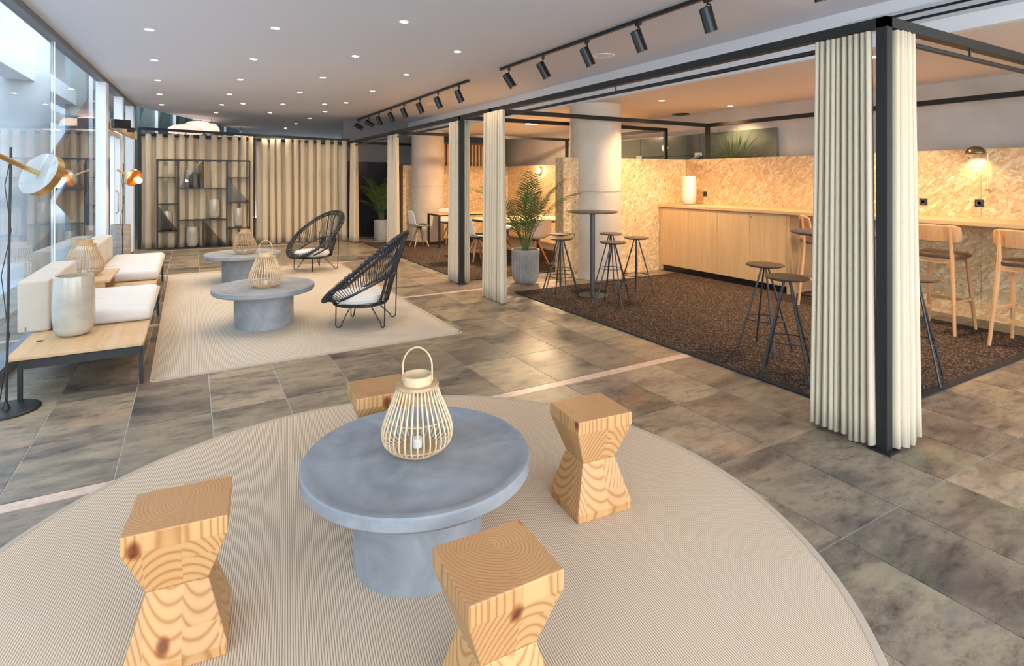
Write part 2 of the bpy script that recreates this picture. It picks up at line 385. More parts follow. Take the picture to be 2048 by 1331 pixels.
# ------------------------------------------------------------------ setting: floor
fl = MB().box(-1.9, 8.0, -2.6, 24, -.12, -.004).build('floor', grout, smooth=False); tag(fl, kind='structure')
TW = .4625; X0 = 2.89 - 10 * TW
strips = [3.45 + 3.5 * k for k in range(-2, 6)]
rows = []
for s0, s1 in zip(strips[:-1], strips[1:]):
    a, b = s0 + .045, s1 - .045; L = (b - a) / 5
    rows += [(a + i * L, a + (i + 1) * L) for i in range(5)]
rugc = cam2room(-.436, 2.244); RUG_R = 1.70
def hidden(x0, x1, y0, y1):
    if x0 > 3.8 and x1 < 7.1 and y0 > 1.98 and y1 < 6.42: return True
    if x0 > 3.6 and x1 < 7.2 and y0 > 7.6 and y1 < 13.1: return True
    if x0 > -.25 and x1 < 2.3 and y0 > 5.1 and y1 < 10.2: return True
    return all(math.hypot(x - rugc[0], y - rugc[1]) < RUG_R - .03 for x in (x0, x1) for y in (y0, y1))
cells = []
for i in range(-1, 22):
    x0 = X0 + i * TW
    for (y0, y1) in rows:
        x1 = x0 + TW
        cxr, cyr = (x0 + x1) / 2, (y0 + y1) / 2
        Yc = cxr * math.sin(TH) + cyr * math.cos(TH); Xc = cxr * math.cos(TH) - cyr * math.sin(TH)
        vis = Yc > 1.2 and abs(Xc / Yc) < 1.08 and x0 > -1.85 and not hidden(x0, x1, y0, y1) and x1 < 7.95
        cells.append((not vis, Yc if vis else 99, x0, x1, y0, y1))
cells.sort()
def tile_mesh(mb, x0, x1, y0, y1):
    g = .0035
    return mb.box(x0 + g, x1 - g, y0 + g, y1 - g, -.006, 0, bottom=False)
def set_attr(me, cols):
    a = me.color_attributes.new('tile', 'FLOAT_COLOR', 'CORNER'); data = []
    for p in me.polygons:
        c = cols[p.index // 5]
        for _ in p.loop_indices: data += [*c, 1]
    a.data.foreach_set('color', data)
rest = MB(); rcols = []
for k, (hid, yc, x0, x1, y0, y1) in enumerate(cells):
    col = (random.random() ** 1.5, random.random(), random.random())
    if not hid and k < 285:
        mb = MB(); tile_mesh(mb, x0, x1, y0, y1); o = mb.build('floor_tile', slate, fl, smooth=False); set_attr(o.data, [col])
    else: tile_mesh(rest, x0, x1, y0, y1); rcols.append(col)
o = rest.build('floor_tiles', slate, fl, smooth=False); set_attr(o.data, rcols); tag(o, kind='stuff')
for s_ in strips:
    MB().box(-1.8, 7.9, s_ - .042, s_ + .042, -.006, 0).build('stone_strip', strip_m, fl, smooth=False)

# ceilings
main_poly = [(-1.75, -1.6), (5.18, -1.6), (5.18, 24), (3.0, 23.5), (-1.0, 14.15)]
o = MB().prism(main_poly, 3.07, 3.25).build('ceiling', ceil_m, smooth=False); tag(o, 'grey painted ceiling over the lounge', kind='structure')
o = MB().box(5.26, 8.0, -2.6, 15.2, 2.70, 2.85).build('ceiling', mat('booth_ceiling_paint', (.76, .68, .62), .7), smooth=False); tag(o, 'lower ceiling over the booths', kind='structure')
fas = MB().box(5.18, 5.26, -2.6, 15.2, 2.70, 3.25).build('trim_1', white_wall, smooth=False); tag(fas, 'white upright step between the two ceilings', kind='structure')
MB().box(5.165, 5.18, -2.0, 2.85, 2.82, 2.96).build('diffuser_panel', mat('diffuser_grey', (.55, .56, .57), .6), fas, smooth=False)
for z in (2.857, 2.917):
    MB().box(5.158, 5.166, -2.0, 2.85, z - .010, z + .010).build('air_slot', blackgloss, fas, smooth=False)

# walls
wr = MB().box(7.85, 8.0, -2.6, 15.2, 0, 3.2).build('wall_right', conc_wall, smooth=False); tag(wr, 'grey plaster wall behind the booths', kind='structure')
wb = MB().box(3.42, 7.85, 14.75, 14.9, 0, 3.25).build('wall_back', mat('grey_wall', (.27, .27, .28), .7), smooth=False); tag(wb, 'grey wall at the far end', kind='structure')
for i in range(3):
    MB().box(3.5 + i * .42, 3.5 + (i + 1) * .42 - .006, 14.70, 14.75, .01, 1.98).build('dark_panel', navy, wb, smooth=False)

# glazing on the left: a line that runs slightly skew to the room
def gx(y): return -1.50 + .031 * y
def glass_pane(n, y0, y1, z0=.08, z1=3.0):
    mb = MB(); mb.add([(gx(y0) - .006, y0, z0), (gx(y1) - .006, y1, z0), (gx(y1) - .006, y1, z1), (gx(y0) - .006, y0, z1)], [(0, 1, 2, 3)])
    o = mb.build('window_%d' % n, glass, smooth=False); return tag(o, kind='structure')
w1 = glass_pane(1, 3.9, 7.54); w2 = glass_pane(2, 7.54, 10.32); w0 = glass_pane(3, -2.5, .7); glass_pane(4, .7, 3.9)
glass_pane(5, 10.55, 12.1, 2.46, 3.0); glass_pane(6, 12.2, 13.5, .08, 3.0)
def mullion(y, w, d=.12, z1=3.0, m_=alu, name='mullion', parent=None, z0=0):
    return MB().bar((gx(y), y, z0), (gx(y), y, z1), d, w, up=(0, 1, 0)).build(name, m_, parent or w2, smooth=False)
for y, w in ((10.34, .05), (10.44, .08), (10.56, .05), (12.08, .06), (12.2, .09), (13.52, .08), (13.68, .14)): mullion(y, w)
for y in (.7, 3.9, -2.5): mullion(y, .05, parent=w1)
MB().bar((gx(7.54) + .004, 7.54, .08), (gx(7.54) + .004, 7.54, 3.0), .008, .012).build('silicone_joint', alu, w1, smooth=False)
o = MB().bar((gx(-2.5), -2.5, .04), (gx(13.7), 13.7, .04), .12, .08).build('baseboard_left', mat('sill_grey', (.20, .21, .23), .5), smooth=False); tag(o, kind='structure')
o = MB().bar((gx(-2.5), -2.5, 3.035), (gx(14.1), 14.1, 3.035), .10, .07).build('trim_2', mat('head_grey', (.16, .18, .20), .5), smooth=False); tag(o, 'dark head profile along the top of the glazing', kind='structure')
# entrance door in the glazing
dr = MB().bar((gx(10.6) + .01, 10.62, 1.2), (gx(10.6) + .01, 10.62, 1.21), .02, .02).build('door_1', alu, smooth=False); tag(dr, kind='structure')
for y in (10.64, 11.36, 12.02): MB().bar((gx(y), y, .02), (gx(y), y, 2.32), .06, .05, up=(0, 1, 0)).build('door_stile', alu, dr, smooth=False)
for z in (.06, 2.29): MB().bar((gx(10.62), 10.62, z), (gx(12.04), 12.04, z), .05, .08).build('door_rail', alu, dr, smooth=False)
MB().bar((gx(10.7), 10.7, .1), (gx(11.34), 11.34, .1), .01, .01).build('door_seal', black, dr, smooth=False)
for a, b in ((10.68, 11.32), (11.4, 12.0)):
    MB().add([(gx(a), a, .1), (gx(b), b, .1), (gx(b), b, 2.25), (gx(a), a, 2.25)], [(0, 1, 2, 3)]).build('door_pane', glass, dr, smooth=False)
MB().bar((gx(10.62) + .1, 10.62, 2.40), (gx(13.4) + .1, 13.4, 2.40), .07, .15).build('wooden_lintel', oak_y, dr, smooth=False)
MB().tube([(gx(11.3) + .05, 11.3, .95), (gx(11.3) + .09, 11.3, 1.0), (gx(11.3) + .09, 11.3, 1.3), (gx(11.3) + .05, 11.3, 1.35)], .012).build('door_handle', chrome, dr)
o = MB().box(-.12, .12, -.07, .07, -.07, .07).build('motion_sensor', blackgloss, bevel=.01, loc=(gx(10.66) + .20, 10.66, 2.40), rot=(0, 0, .5)); tag(o, 'black box sensor mounted above the glass entrance door', 'sensor')
o = MB().box(-.07, .07, -.04, .04, -.04, .04).build('motion_sensor', blackgloss, bevel=.008, loc=(gx(12) + .17, 12.0, 2.41)); tag(o, 'small black sensor on the wooden lintel of the entrance', 'sensor')

# far facade beyond the ceiling edge
A = Vector((-1.15, 14.3)); B = Vector((3.0, 24.0)); d_ = (B - A).normalized(); nrm = Vector((-d_.y, d_.x))
fa = MB().bar((A.x + nrm.x * 1.2, A.y + nrm.y * 1.2, 2.6), (B.x + nrm.x * 1.2, B.y + nrm.y * 1.2, 2.6), .1, 5.2).build('wall_facade', mat('facade_back', (.24, .33, .34), .4), smooth=False)
tag(fa, 'blue-green glazed facade seen over the curtain', kind='structure')
Lf = (B - A).length; k = 0; t = .1
pan = [mat('facade_pale', (.22, .28, .28), .3), mat('facade_green', (.10, .17, .15), .25), mat('facade_rose', (.18, .13, .12), .5), teal_glass]
for wd_, mi in ((.5, 2), (.35, 3), (.55, 2), (1.0, 1), (.9, 0), (1.0, 1), (1.2, 1), (1.1, 3), (1.4, 1), (1.5, 3)):
    if t + wd_ > Lf: break
    p0 = A + d_ * t + nrm * 1.12; p1 = A + d_ * (t + wd_ - .07) + nrm * 1.12
    MB().bar((p0.x, p0.y, 2.8), (p1.x, p1.y, 2.4), .04, 4.5).build('facade_panel', pan[mi], fa, smooth=False)
    p2 = A + d_ * (t + wd_ - .035) + nrm * 1.08
    MB().bar((p2.x, p2.y, .4), (p2.x, p2.y, 5.1), .07, .07).build('facade_mullion', teal_dark if k in (2, 3, 6) else alu, fa, smooth=False)
    t += wd_; k += 1
txt = bpy.data.curves.new('sign_letters', 'FONT'); txt.body = 'VENCONES'; txt.size = .30; txt.extrude = .01; txt.align_x = 'CENTER'; 
tmp = bpy.data.objects.new('tmp', txt); me_ = bpy.data.meshes.new_from_object(tmp); bpy.data.objects.remove(tmp); me_.transform(Matrix.Scale(-1, 4, (1, 0, 0))); me_.flip_normals(); me_.materials.clear(); me_.materials.append(mat('sign_white', (.65, .85, .88), .4)); to = bpy.data.objects.new('sign_letters', me_); C.objects.link(to)
sp_ = A + d_ * 4.35 + nrm * .98; to.location = (sp_.x, sp_.y, 3.42)
to.rotation_euler = (PI / 2, 0, math.atan2(d_.y, d_.x))
tag(to, 'pale reversed capital letters on the glazing above the curtain', 'sign')

# ------------------------------------------------------------------ outside, seen through the glazing
o = MB().box(-30, -1.9, -12, 60, -.2, -.03).build('pavement', mat('pale_paving', (.42, .45, .50), .7), smooth=False); tag(o, 'pale paving outside the glass', kind='structure')
def out_col(x, y, r, label):
    o = MB().lathe([(r, 0), (r, 5.2)], 40).build('concrete_column', conc_out, loc=(x, y, -.03)); return tag(o, label, 'column')
out_col(-2.55, 11.9, .50, 'thick round concrete column outside, nearest to the brass lamp')
out_col(-4.6, 15.4, .5, 'round concrete column outside, behind the nearest one')
out_col(-8.2, 20.5, .5, 'far round concrete column outside the glass')
o = MB().bar((-2.55, -3, 3.25), (-2.2, 22, 3.25), .34, .30).build('trim_4', mat('canopy_white', (.60, .65, .68), .6), smooth=False); tag(o, 'pale beam running outside above the glazing', kind='structure')
MB().bar((-3.9, -3, 3.35), (-3.5, 22, 3.35), .25, .26).build('canopy_beam', white_wall, o, smooth=False)
bl = MB().box(-13, -12, -4, 60, -.03, 16).box(-12, -1.0, 44, 45, -.03, 16).build('neighbour_building', mat('neighbour_wall', (.34, .40, .46), .7), smooth=False); tag(bl, 'pale building across the street seen through the glass', 'building')
for i in range(11):
    for z in (1.0, 4.2, 7.4):
        MB().box(-12.0, -11.97, -1 + i * 5, 1.6 + i * 5, z, z + 1.6).build('building_window', teal_glass, bl, smooth=False)
o = MB().box(-7.2, -6.9, 12.5, 26, 0, 1.0).build('low_wall', mat('white_planter', (.74, .78, .82), .5), smooth=False); tag(o, 'low white wall bordering the terrace outside', 'wall')
def cafe_table(x, y, label):
    t = thing('cafe_table', label, 'table', (x, y, -.03), .3, 'white terrace tables')
    MB().lathe([(.34, .70), (.34, .725)], 28).build('tabletop', white_metal, t)
    for k in range(3):
        a = k * 2.094; MB().tube([(.24 * math.cos(a), .24 * math.sin(a), .70), (-.02 * math.cos(a), -.02 * math.sin(a), .38), (-.26 * math.cos(a + .5), -.26 * math.sin(a + .5), 0)], .012, 6).build('leg', white_metal, t)
cafe_table(-3.9, 13.6, 'round white terrace table outside, nearer to the glass')
cafe_table(-4.7, 16.6, 'round white terrace table outside, further from the glass')

# ------------------------------------------------------------------ inner columns
def column(x, y, r, z, label):
    t = thing('concrete_column', label, 'column', (x, y, 0), 0, 'round concrete columns of the booths')
    MB().lathe([(r, 0), (r, z)], 56).build('shaft', conc_col, t)
    MB().lathe([(r + .004, 1.34), (r + .004, 1.352)], 56).build('casting_seam', concrete('seam', (.40, .35, .29), (.5, .45, .38)), t)
    return t
column(5.56, 6.98, .405, 2.70, 'large round concrete column beside the bar table')
c2x, c2y = 5.10, 13.02
column(c2x, c2y, .40, 2.70, 'smaller looking concrete column at the far end behind the dining table')

# ------------------------------------------------------------------ strand board walls, sheet by sheet
def osb_wall(name, along, fixed, a0, a1, thick, h, m_, label, sheet=1.25, step=1):
    first = True; root = None; a = a0
    back = MB()
    if along == 'y': back.box(fixed + .02, fixed + thick, a0, a1, 0, h - .004)
    else: back.box(a0, a1, fixed + .02, fixed + thick, 0, h - .004)
    root = back.build(name, m_, smooth=False); tag(root, label, kind='structure')
    while a < a1 - .01:
        b = min(a + sheet, a1)
        mb = MB()
        if along == 'y': mb.box(fixed, fixed + .02, a + .0015, b - .0015, .0, h)
        else: mb.box(a + .0015, b - .0015, fixed, fixed + .02, .0, h)
        mb.build('board_sheet', m_, root, smooth=False); a = b
    return root
osb_wall('wall_booth_right', 'y', 7.50, .2, 6.90, .12, 1.87, osb_x, 'strand board wall behind the worktop')
osb_wall('wall_booth_divider', 'x', 6.90, 4.88, 7.50, .21, 1.87, osb_y, 'strand board wall between the two booths')
osb_wall('wall_dining_right', 'y', 7.50, 7.11, 13.2, .12, 1.87, osb_x, 'strand board wall on the right of the dining booth')
osb_wall('wall_dining_back', 'x', 13.2, 4.5, 7.50, .12, 1.87, osb_y, 'strand board wall at the back of the dining booth')
o = MB().box(4.44, 4.50, 13.16, 13.34, 0, 1.87).build('trim_3', mat('dark_edge', (.05, .03, .02), .7), smooth=False); tag(o, kind='structure')
ss = thing('slatted_screen', 'upright wooden slats above the far strand board wall', 'screen', (5.6, 13.21, 1.8705))
for i in range(18):
    MB().box(i * .1, i * .1 + .045, 0, .04, 0, .55).build('slat', slat_m, ss, smooth=False)
MB().box(-.02, 1.77, .045, .06, 0, .6).build('backing_board', mat('screen_back', (.16, .09, .05), .8), ss, smooth=False)

# frosted partition above the booth wall
gp = thing('glass_partition', 'grey-green frosted glass partition above the strand board wall', 'partition', (7.78, 5.34, 0))
for i in range(3):
    MB().box(0, .012, i * 1.5 + .004, i * 1.5 + 1.496, .9, 2.33).build('glass_panel', green_glass, gp, smooth=False)
for y in (1.5, 3.0):
    MB().box(-.04, .0, y - .08, y + .08, 1.93, 2.0).build('clamp', chrome, gp, bevel=.004)
MB().tube([(-.02, 1.5, 1.965), (-.02, 3.0, 1.965)], .006, 6).build('tie_rod', chrome, gp)
MB().tube([(-.02, 1.46, 1.95), (-.02, 2.6, 1.5)], .03, 8).build('brace', mat('brace_grey', (.30, .33, .33), .4), gp)
p = (7.77, 7.65, 2.12)
o = MB().lathe([(.07, 0), (.07, .02), (.04, .035), (0, .04)], 24).build('wall_light', lamp_soft, loc=p, rot=(0, -PI / 2, 0)); tag(o, 'small round white wall light on the frosted glass above the boards', 'wall light')
o = MB().box(7.80, 7.86, 1.0, 2.35, 1.9, 2.25).build('wall_recess', blackgloss, smooth=False); tag(o, 'black opening in the grey wall at the right edge', 'opening')

# ------------------------------------------------------------------ steel pergola frames
FX, FY0, FY1, FB, FZ = 3.42, 1.68, 6.45, 7.53, 2.465
def steel_frame(label, y0, y1, x0, x1, posts, group='black steel booth frames'):
    t = thing('booth_frame', label, 'frame', (x0, y0, 0), 0, group); w = .058; z = FZ - w / 2
    X = x1 - x0; Y = y1 - y0
    for a, b in (((0, 0), (0, Y)), ((0, 0), (X, 0)), ((X, 0), (X, Y)), ((0, Y), (X, Y))):
        d = (Vector(b) - Vector(a)).normalized() * (w / 2)
        MB().bar((a[0] - d.x, a[1] - d.y, z), (b[0] + d.x, b[1] + d.y, z), w, w).build('beam', frame_m, t, smooth=False)
    for px, py, z0 in posts:
        pp = MB().box(px - w/2, px + w/2, py - w/2, py + w/2, z0, FZ - w).build('post', frame_m, t, smooth=False)
        if z0 < .1: MB().box(px - .06, px + .06, py - .06, py + .06, 0, .012).build('base_plate', black, pp, smooth=False)
    return t
f1 = steel_frame('black steel frame around the bar booth with the corner curtains', FY0, FY1, FX, FB, [(0, 0, .012), (0, FY1 - FY0, .012), (FB - FX, FY1 - FY0, 1.872)])
f2 = steel_frame('black steel frame around the dining booth with white shell chairs', 7.41, 10.5, FX, FB, [(0, 0, .012), (0, 3.09, .012), (FB - FX, 0, 1.872), (FB - FX, 3.09, 1.872)])
f3 = thing('booth_frame', 'black steel beams linking the frames along the lounge side', 'frame', (FX, FY1, 0), 0, 'black steel booth frames')
MB().bar((0, .03, FZ - .029), (0, .93, FZ - .029), .058, .058).build('beam', frame_m, f3, smooth=False)
MB().bar((0, 4.08, FZ - .029), (0, 7.6, FZ - .029), .058, .058).build('beam', frame_m, f3, smooth=False)
MB().bar((.03, 7.6, FZ - .03), (4.0, 7.6, FZ - .03), .058, .058).build('beam', frame_m, f3, smooth=False)

def rod(label, p0, p1, brackets, balls=(0, 1), zb=FZ - .058):
    t = thing('curtain_rod', label, 'curtain rod', p0, 0, 'round black curtain rods')
    P0 = Vector(p0); d = Vector(p1) - P0
    MB().tube([(0, 0, 0), d], .016, 10).build('tube', black, t)
    for b in balls:
        c = d * b; u = d.normalized()
        MB().tube([c - u * .02, c + u * .015], .032, 12).build('finial', black, t)
    for f in brackets:
        c = d * f; MB().tube([(c.x, c.y, zb - P0.z), (c.x, c.y, 0)], .007, 6).build('bracket', black, t)
    return t
RZ = 2.345
rod('long black curtain rod along the lounge side of the bar booth', (FX, FY0 + .1, RZ), (FX, 6.2, RZ), (.02, .5, .96))
rod('black curtain rod on the near end of the bar booth, right of the corner post', (FX + .1, FY0, RZ), (FB - .1, FY0, RZ), (.25, .6))
rod('black curtain rod on the dining booth between the second post and the next curtain', (FX, 7.45, RZ), (FX, 10.75, RZ), (.55,))
rod('short far black curtain rod near the back curtains', (FX, 10.9, RZ), (FX, 14.0, RZ), (.5,))

# ------------------------------------------------------------------ curtains
def curtain(label, p0, p1, nf, amp, z0, z1, m_, group, spread=1.0, eyelets=False, rodz=None, ragged=.0, seed=1, off=0.0):
    """cloth hung in folds between two points"""
    rnd = random.Random(seed); P0 = Vector((p0[0], p0[1])); P1 = Vector((p1[0], p1[1])); D = P1 - P0; L = D.length; u = D / L; n = Vector((-u.y, u.x))
    t = thing('curtain', label, 'curtain', (P0.x, P0.y, 0), 0, group)
    nu = nf * 10; nv = 14
    ph = [0.0]; wsum = 0
    wts = [1 + rnd.uniform(-.28, .28) for _ in range(nf)]; tot = sum(wts); cum = [0]
    for w_ in wts: cum.append(cum[-1] + w_ / tot)
    am = [1 + rnd.uniform(-.3, .25) for _ in range(nf + 1)]
    dr = [rnd.uniform(-1, 1) for _ in range(nf + 2)]
    def fn(a, b):
        i = min(int(a * nf), nf - 1); f = a * nf - i
        s = cum[i] + (cum[i+1] - cum[i]) * f
        hz = b
        A_ = amp * (am[i] * (1 - f) + am[i+1] * f) * (.8 + .45 * (1 - hz))
        y = A_ * math.sin(2 * PI * f)
        sk = (dr[i] * (1 - f) + dr[i+1] * f) * .010 * (1 - hz) ** 2
        x = (s - .5) * L * (1 + (spread - 1) * (1 - hz)) + .5 * L + sk - .35 * L / nf / 2 * math.sin(4 * PI * f)
        z = z0 + (z1 - z0) * b + (ragged * dr[i + 1] * (1 - b) ** 6)
        q2 = u * x + n * (y + off); return (q2.x, q2.y, z)
    MB().grid(fn, nu, nv).build('cloth', m_, t, solid=.004, sharp=180)
    if eyelets:
        for i in range(nf):
            for f in ((.25, .75) if True else ()):
                s = (cum[i] + (cum[i+1] - cum[i]) * f) * L
            s0 = (cum[i] + (cum[i+1] - cum[i]) * .22) * L; hw = L / nf * .21
            c0 = u * (s0 - hw); c1 = u * (s0 + hw)
            zz = rodz[0] + (rodz[1] - rodz[0]) * (s0 / L)
            ey = MB().tube([(c0.x, c0.y, zz), (c1.x, c1.y, zz)], .030, 12).build('eyelet', blackgloss, t)
            for c in (c0, c1): MB().tube([(c.x - u.x * .006, c.y - u.y * .006, zz), (c.x + u.x * .006, c.y + u.y * .006, zz)], .046, 14).build('grommet', blackgloss, ey)
    return t
gC = 'gathered cream curtains on the booth frames'
curtain('cream curtain gathered in deep folds left of the near corner post', (FX - .01, 1.74), (FX - .01, 2.07), 10, .045, .02, 2.395, drape_w, gC, 1.12, ragged=.012, seed=3)
curtain('cream curtain gathered tight right of the near corner post', (3.47, FY0 - .01), (3.68, FY0 - .01), 6, .045, .02, 2.395, drape_w, gC, 1.35, ragged=.012, seed=5)
curtain('cream curtain at the far corner post of the bar booth, left of the palm', (FX, 5.98), (FX, 6.50), 8, .045, .015, 2.395, drape_w, gC, 1.08, seed=8, off=.085)
curtain('cream curtain left of the second black post', (FX, 7.46), (FX, 7.82), 6, .042, .015, 2.395, drape_w, gC, 1.0, seed=9)
curtain('narrow cream curtain sliver right of the second black post', (3.465, 7.44), (3.555, 7.44), 3, .035, .015, 2.395, drape_w, gC, 1.0, seed=10)
curtain('cream curtain behind the side-on rope chair', (FX, 10.3), (FX, 10.85), 7, .042, .015, 2.395, drape_w, gC, 1.05, seed=11)
curtain('cream curtain bunched at the far end beside the dark panels', (FX + .02, 13.45), (FX + .02, 13.85), 5, .07, .015, 2.40, drape, gC, 1.0, seed=12)

# back curtain wall with its frame
BL = (-.985, 14.55); BR = (3.40, 14.0)
tb = thing('curtain_pergola', 'black steel frame carrying the eyelet curtains behind the shelf', 'frame', (BL[0], BL[1], 0))
dx, dy = BR[0] - BL[0], BR[1] - BL[1]
MB().box(-.03, .03, -.03, .03, 0, 2.60).build('post', frame_m, tb, smooth=False)
MB().bar((-.03, 0, 2.635), (dx, dy, 2.485), .06, .06).build('beam', frame_m, tb, smooth=False)
MB().bar((dx * .515, dy * .515, 0), (dx * .515, dy * .515, 2.52), .04, .04, up=(0, 1, 0)).build('post', frame_m, tb, smooth=False)
MB().tube([(.05, -.03, 2.52), (dx, dy - .03, 2.395)], .016, 8).build('rod', black, tb)
for f in (.03, .2, .36, .515, .7, .97):
    MB().tube([(dx * f, dy * f, 2.62 - .15 * f), (dx * f, dy * f - .03, 2.515 - .12 * f)], .007, 6).build('bracket', black, tb)
def bp(f, o=-.03): return (BL[0] + dx * f, BL[1] + dy * f + o)
curtain('wide beige eyelet curtain behind the black shelf unit', bp(.012), bp(.505), 11, .065, .02, 2.52, drape, 'beige eyelet curtains', 1.0, True, (2.51, 2.455), seed=21)
curtain('wide beige eyelet curtain behind the round rope chair', bp(.525), bp(.985), 11, .065, .02, 2.48, drape, 'beige eyelet curtains', 1.0, True, (2.455, 2.40), seed=22)

# ------------------------------------------------------------------ rugs and carpets
rt = thing('round_rug', 'large round sisal rug under the nearest concrete table', 'rug', (rugc[0], rugc[1], 0))
MB().lathe([(0, .009), (RUG_R - .03, .009), (RUG_R - .03, .002)][::-1], 128).build('weave', rug_round, rt)
MB().lathe([(RUG_R - .03, .001), (RUG_R - .03, .0105), (RUG_R - .004, .0105), (RUG_R, .006), (RUG_R, .001)], 128, close=True).build('binding', rug_edge, rt)
def rect_rug(name, x0, x1, y0, y1, m_, me_, b, label, poly=None):
    t = thing(name, label, 'rug', (0, 0, 0)); poly = poly or [(x0, y0), (x1, y0), (x1, y1), (x0, y1)]
    MB().prism(poly, .001, .009).build('weave', m_, t, smooth=False)
    n = len(poly)
    for i in range(n):
        a = Vector(poly[i]); c = Vector(poly[(i + 1) % n]); MB().bar((a.x, a.y, .006), (c.x, c.y, .006), b, .011).build('binding', me_, t, smooth=False)
    return t
rect_rug('rectangular_rug', 0, 0, 0, 0, rug_rect, rug_edge, .035, 'rectangular beige rug under the two far concrete tables', [(-.26, 5.03), (2.33, 5.07), (2.31, 10.25), (-.30, 10.33)])
rect_rug('dark_carpet', 3.80, 7.0, 1.96, 6.47, carpet, carpet_edge, .05, 'dark brown carpet of the bar booth')
rect_rug('dark_carpet', 3.57, 7.3, 7.62, 13.15, carpet, carpet_edge, .05, 'dark brown carpet of the dining booth')

# ------------------------------------------------------------------ concrete coffee tables
def coffee_table(cx, cy, r, rc, label, h=.42):
    t = thing('coffee_table', label, 'table', (cx, cy, .009), 0, 'round grey concrete coffee tables'); h -= .009
    MB().lathe([(rc, 0), (rc, h - .05)], 64).build('pedestal', conc_t, t)
    MB().lathe([(r - .012, h - .058), (r, h - .045), (r, h - .006), (r - .006, h), (r - .035, h), (r - .05, h - .009), (r - .12, h - .012), (0, h - .012)], 80).build('tabletop', conc_t, t)
    return t
T1 = cam2room(-.388, 2.30); T2 = cam2room(-2.62, 5.87); T3 = cam2room(-4.08, 8.42)
coffee_table(*T1, .462, .262, 'nearest round concrete table, on the round rug')
coffee_table(*T2, .50, .29, 'round concrete table in the middle of the beige rug, nearer one')
coffee_table(*T3, .53, .29, 'far round concrete table near the shelf unit')

# ------------------------------------------------------------------ hourglass wooden stools
def block_stool(c, rz, label, w=.292, d=.262, h=.462):
    t = thing('wooden_stool', label, 'stool', (c[0], c[1], .0095), rz, 'hourglass larch stools'); h -= .0095
    k = .60; zw = .235
    def ring(sx, sy, z): return [(-sx, -sy, z), (sx, -sy, z), (sx, sy, z), (-sx, sy, z)]
    a, b = w / 2, d / 2
    v = ring(a * .985, b * .985, 0) + ring(a, b, .035) + ring(a * k, b * k, zw) 
    MB().add(v, [(3,2,1,0), (8,9,10,11)] + [(l*4+i, l*4+(i+1) % 4, l*4+4+(i+1) % 4, l*4+4+i) for l in (0, 1) for i in range(4)]).build('lower_block', larch, t, bevel=.004, smooth=False)
    v = ring(a * k, b * k, zw) + ring(a, b, h - .055) + ring(a, b, h)
    MB().add(v, [(3,2,1,0), (8,9,10,11)] + [(l*4+i, l*4+(i+1) % 4, l*4+4+(i+1) % 4, l*4+4+i) for l in (0, 1) for i in range(4)]).build('upper_block', larch, t, bevel=.004, smooth=False)
    return t
def stool_from_top(cs, label, z=.462):
    P_ = [Vector(G(x, y, z)) for x, y in cs]; c = sum(P_, Vector((0, 0))) / 4; e = (P_[1] - P_[0]); return block_stool(c, math.atan2(e.y, e.x), label)
stool_from_top([(239.5, 1076), (466.7, 1026), (462.3, 949.8), (263.7, 989.4)], 'knotty block stool at the left front, in front of the curved rug edge')
stool_from_top([(1157, 845), (1261.7, 822.5), (1200, 783), (1100.8, 804.5)], 'block stool standing right of the nearest concrete table')
stool_from_top([(934.7, 1214.7), (1124.6, 1138.2), (1038.9, 1035.4), (868.8, 1090.8)], 'block stool cut by the bottom edge, with ring pattern on its top')
pa, pb = Vector(G(693.8, 763.9, .462)), Vector(G(713.2, 797.7, .462)); e = (pb - pa).normalized(); pr = Vector((-e.y, e.x)); 
cc = (pa + pb) / 2 + pr * .146
block_stool(cc, math.atan2(pr.y, pr.x), 'block stool half hidden behind the nearest bamboo lantern')

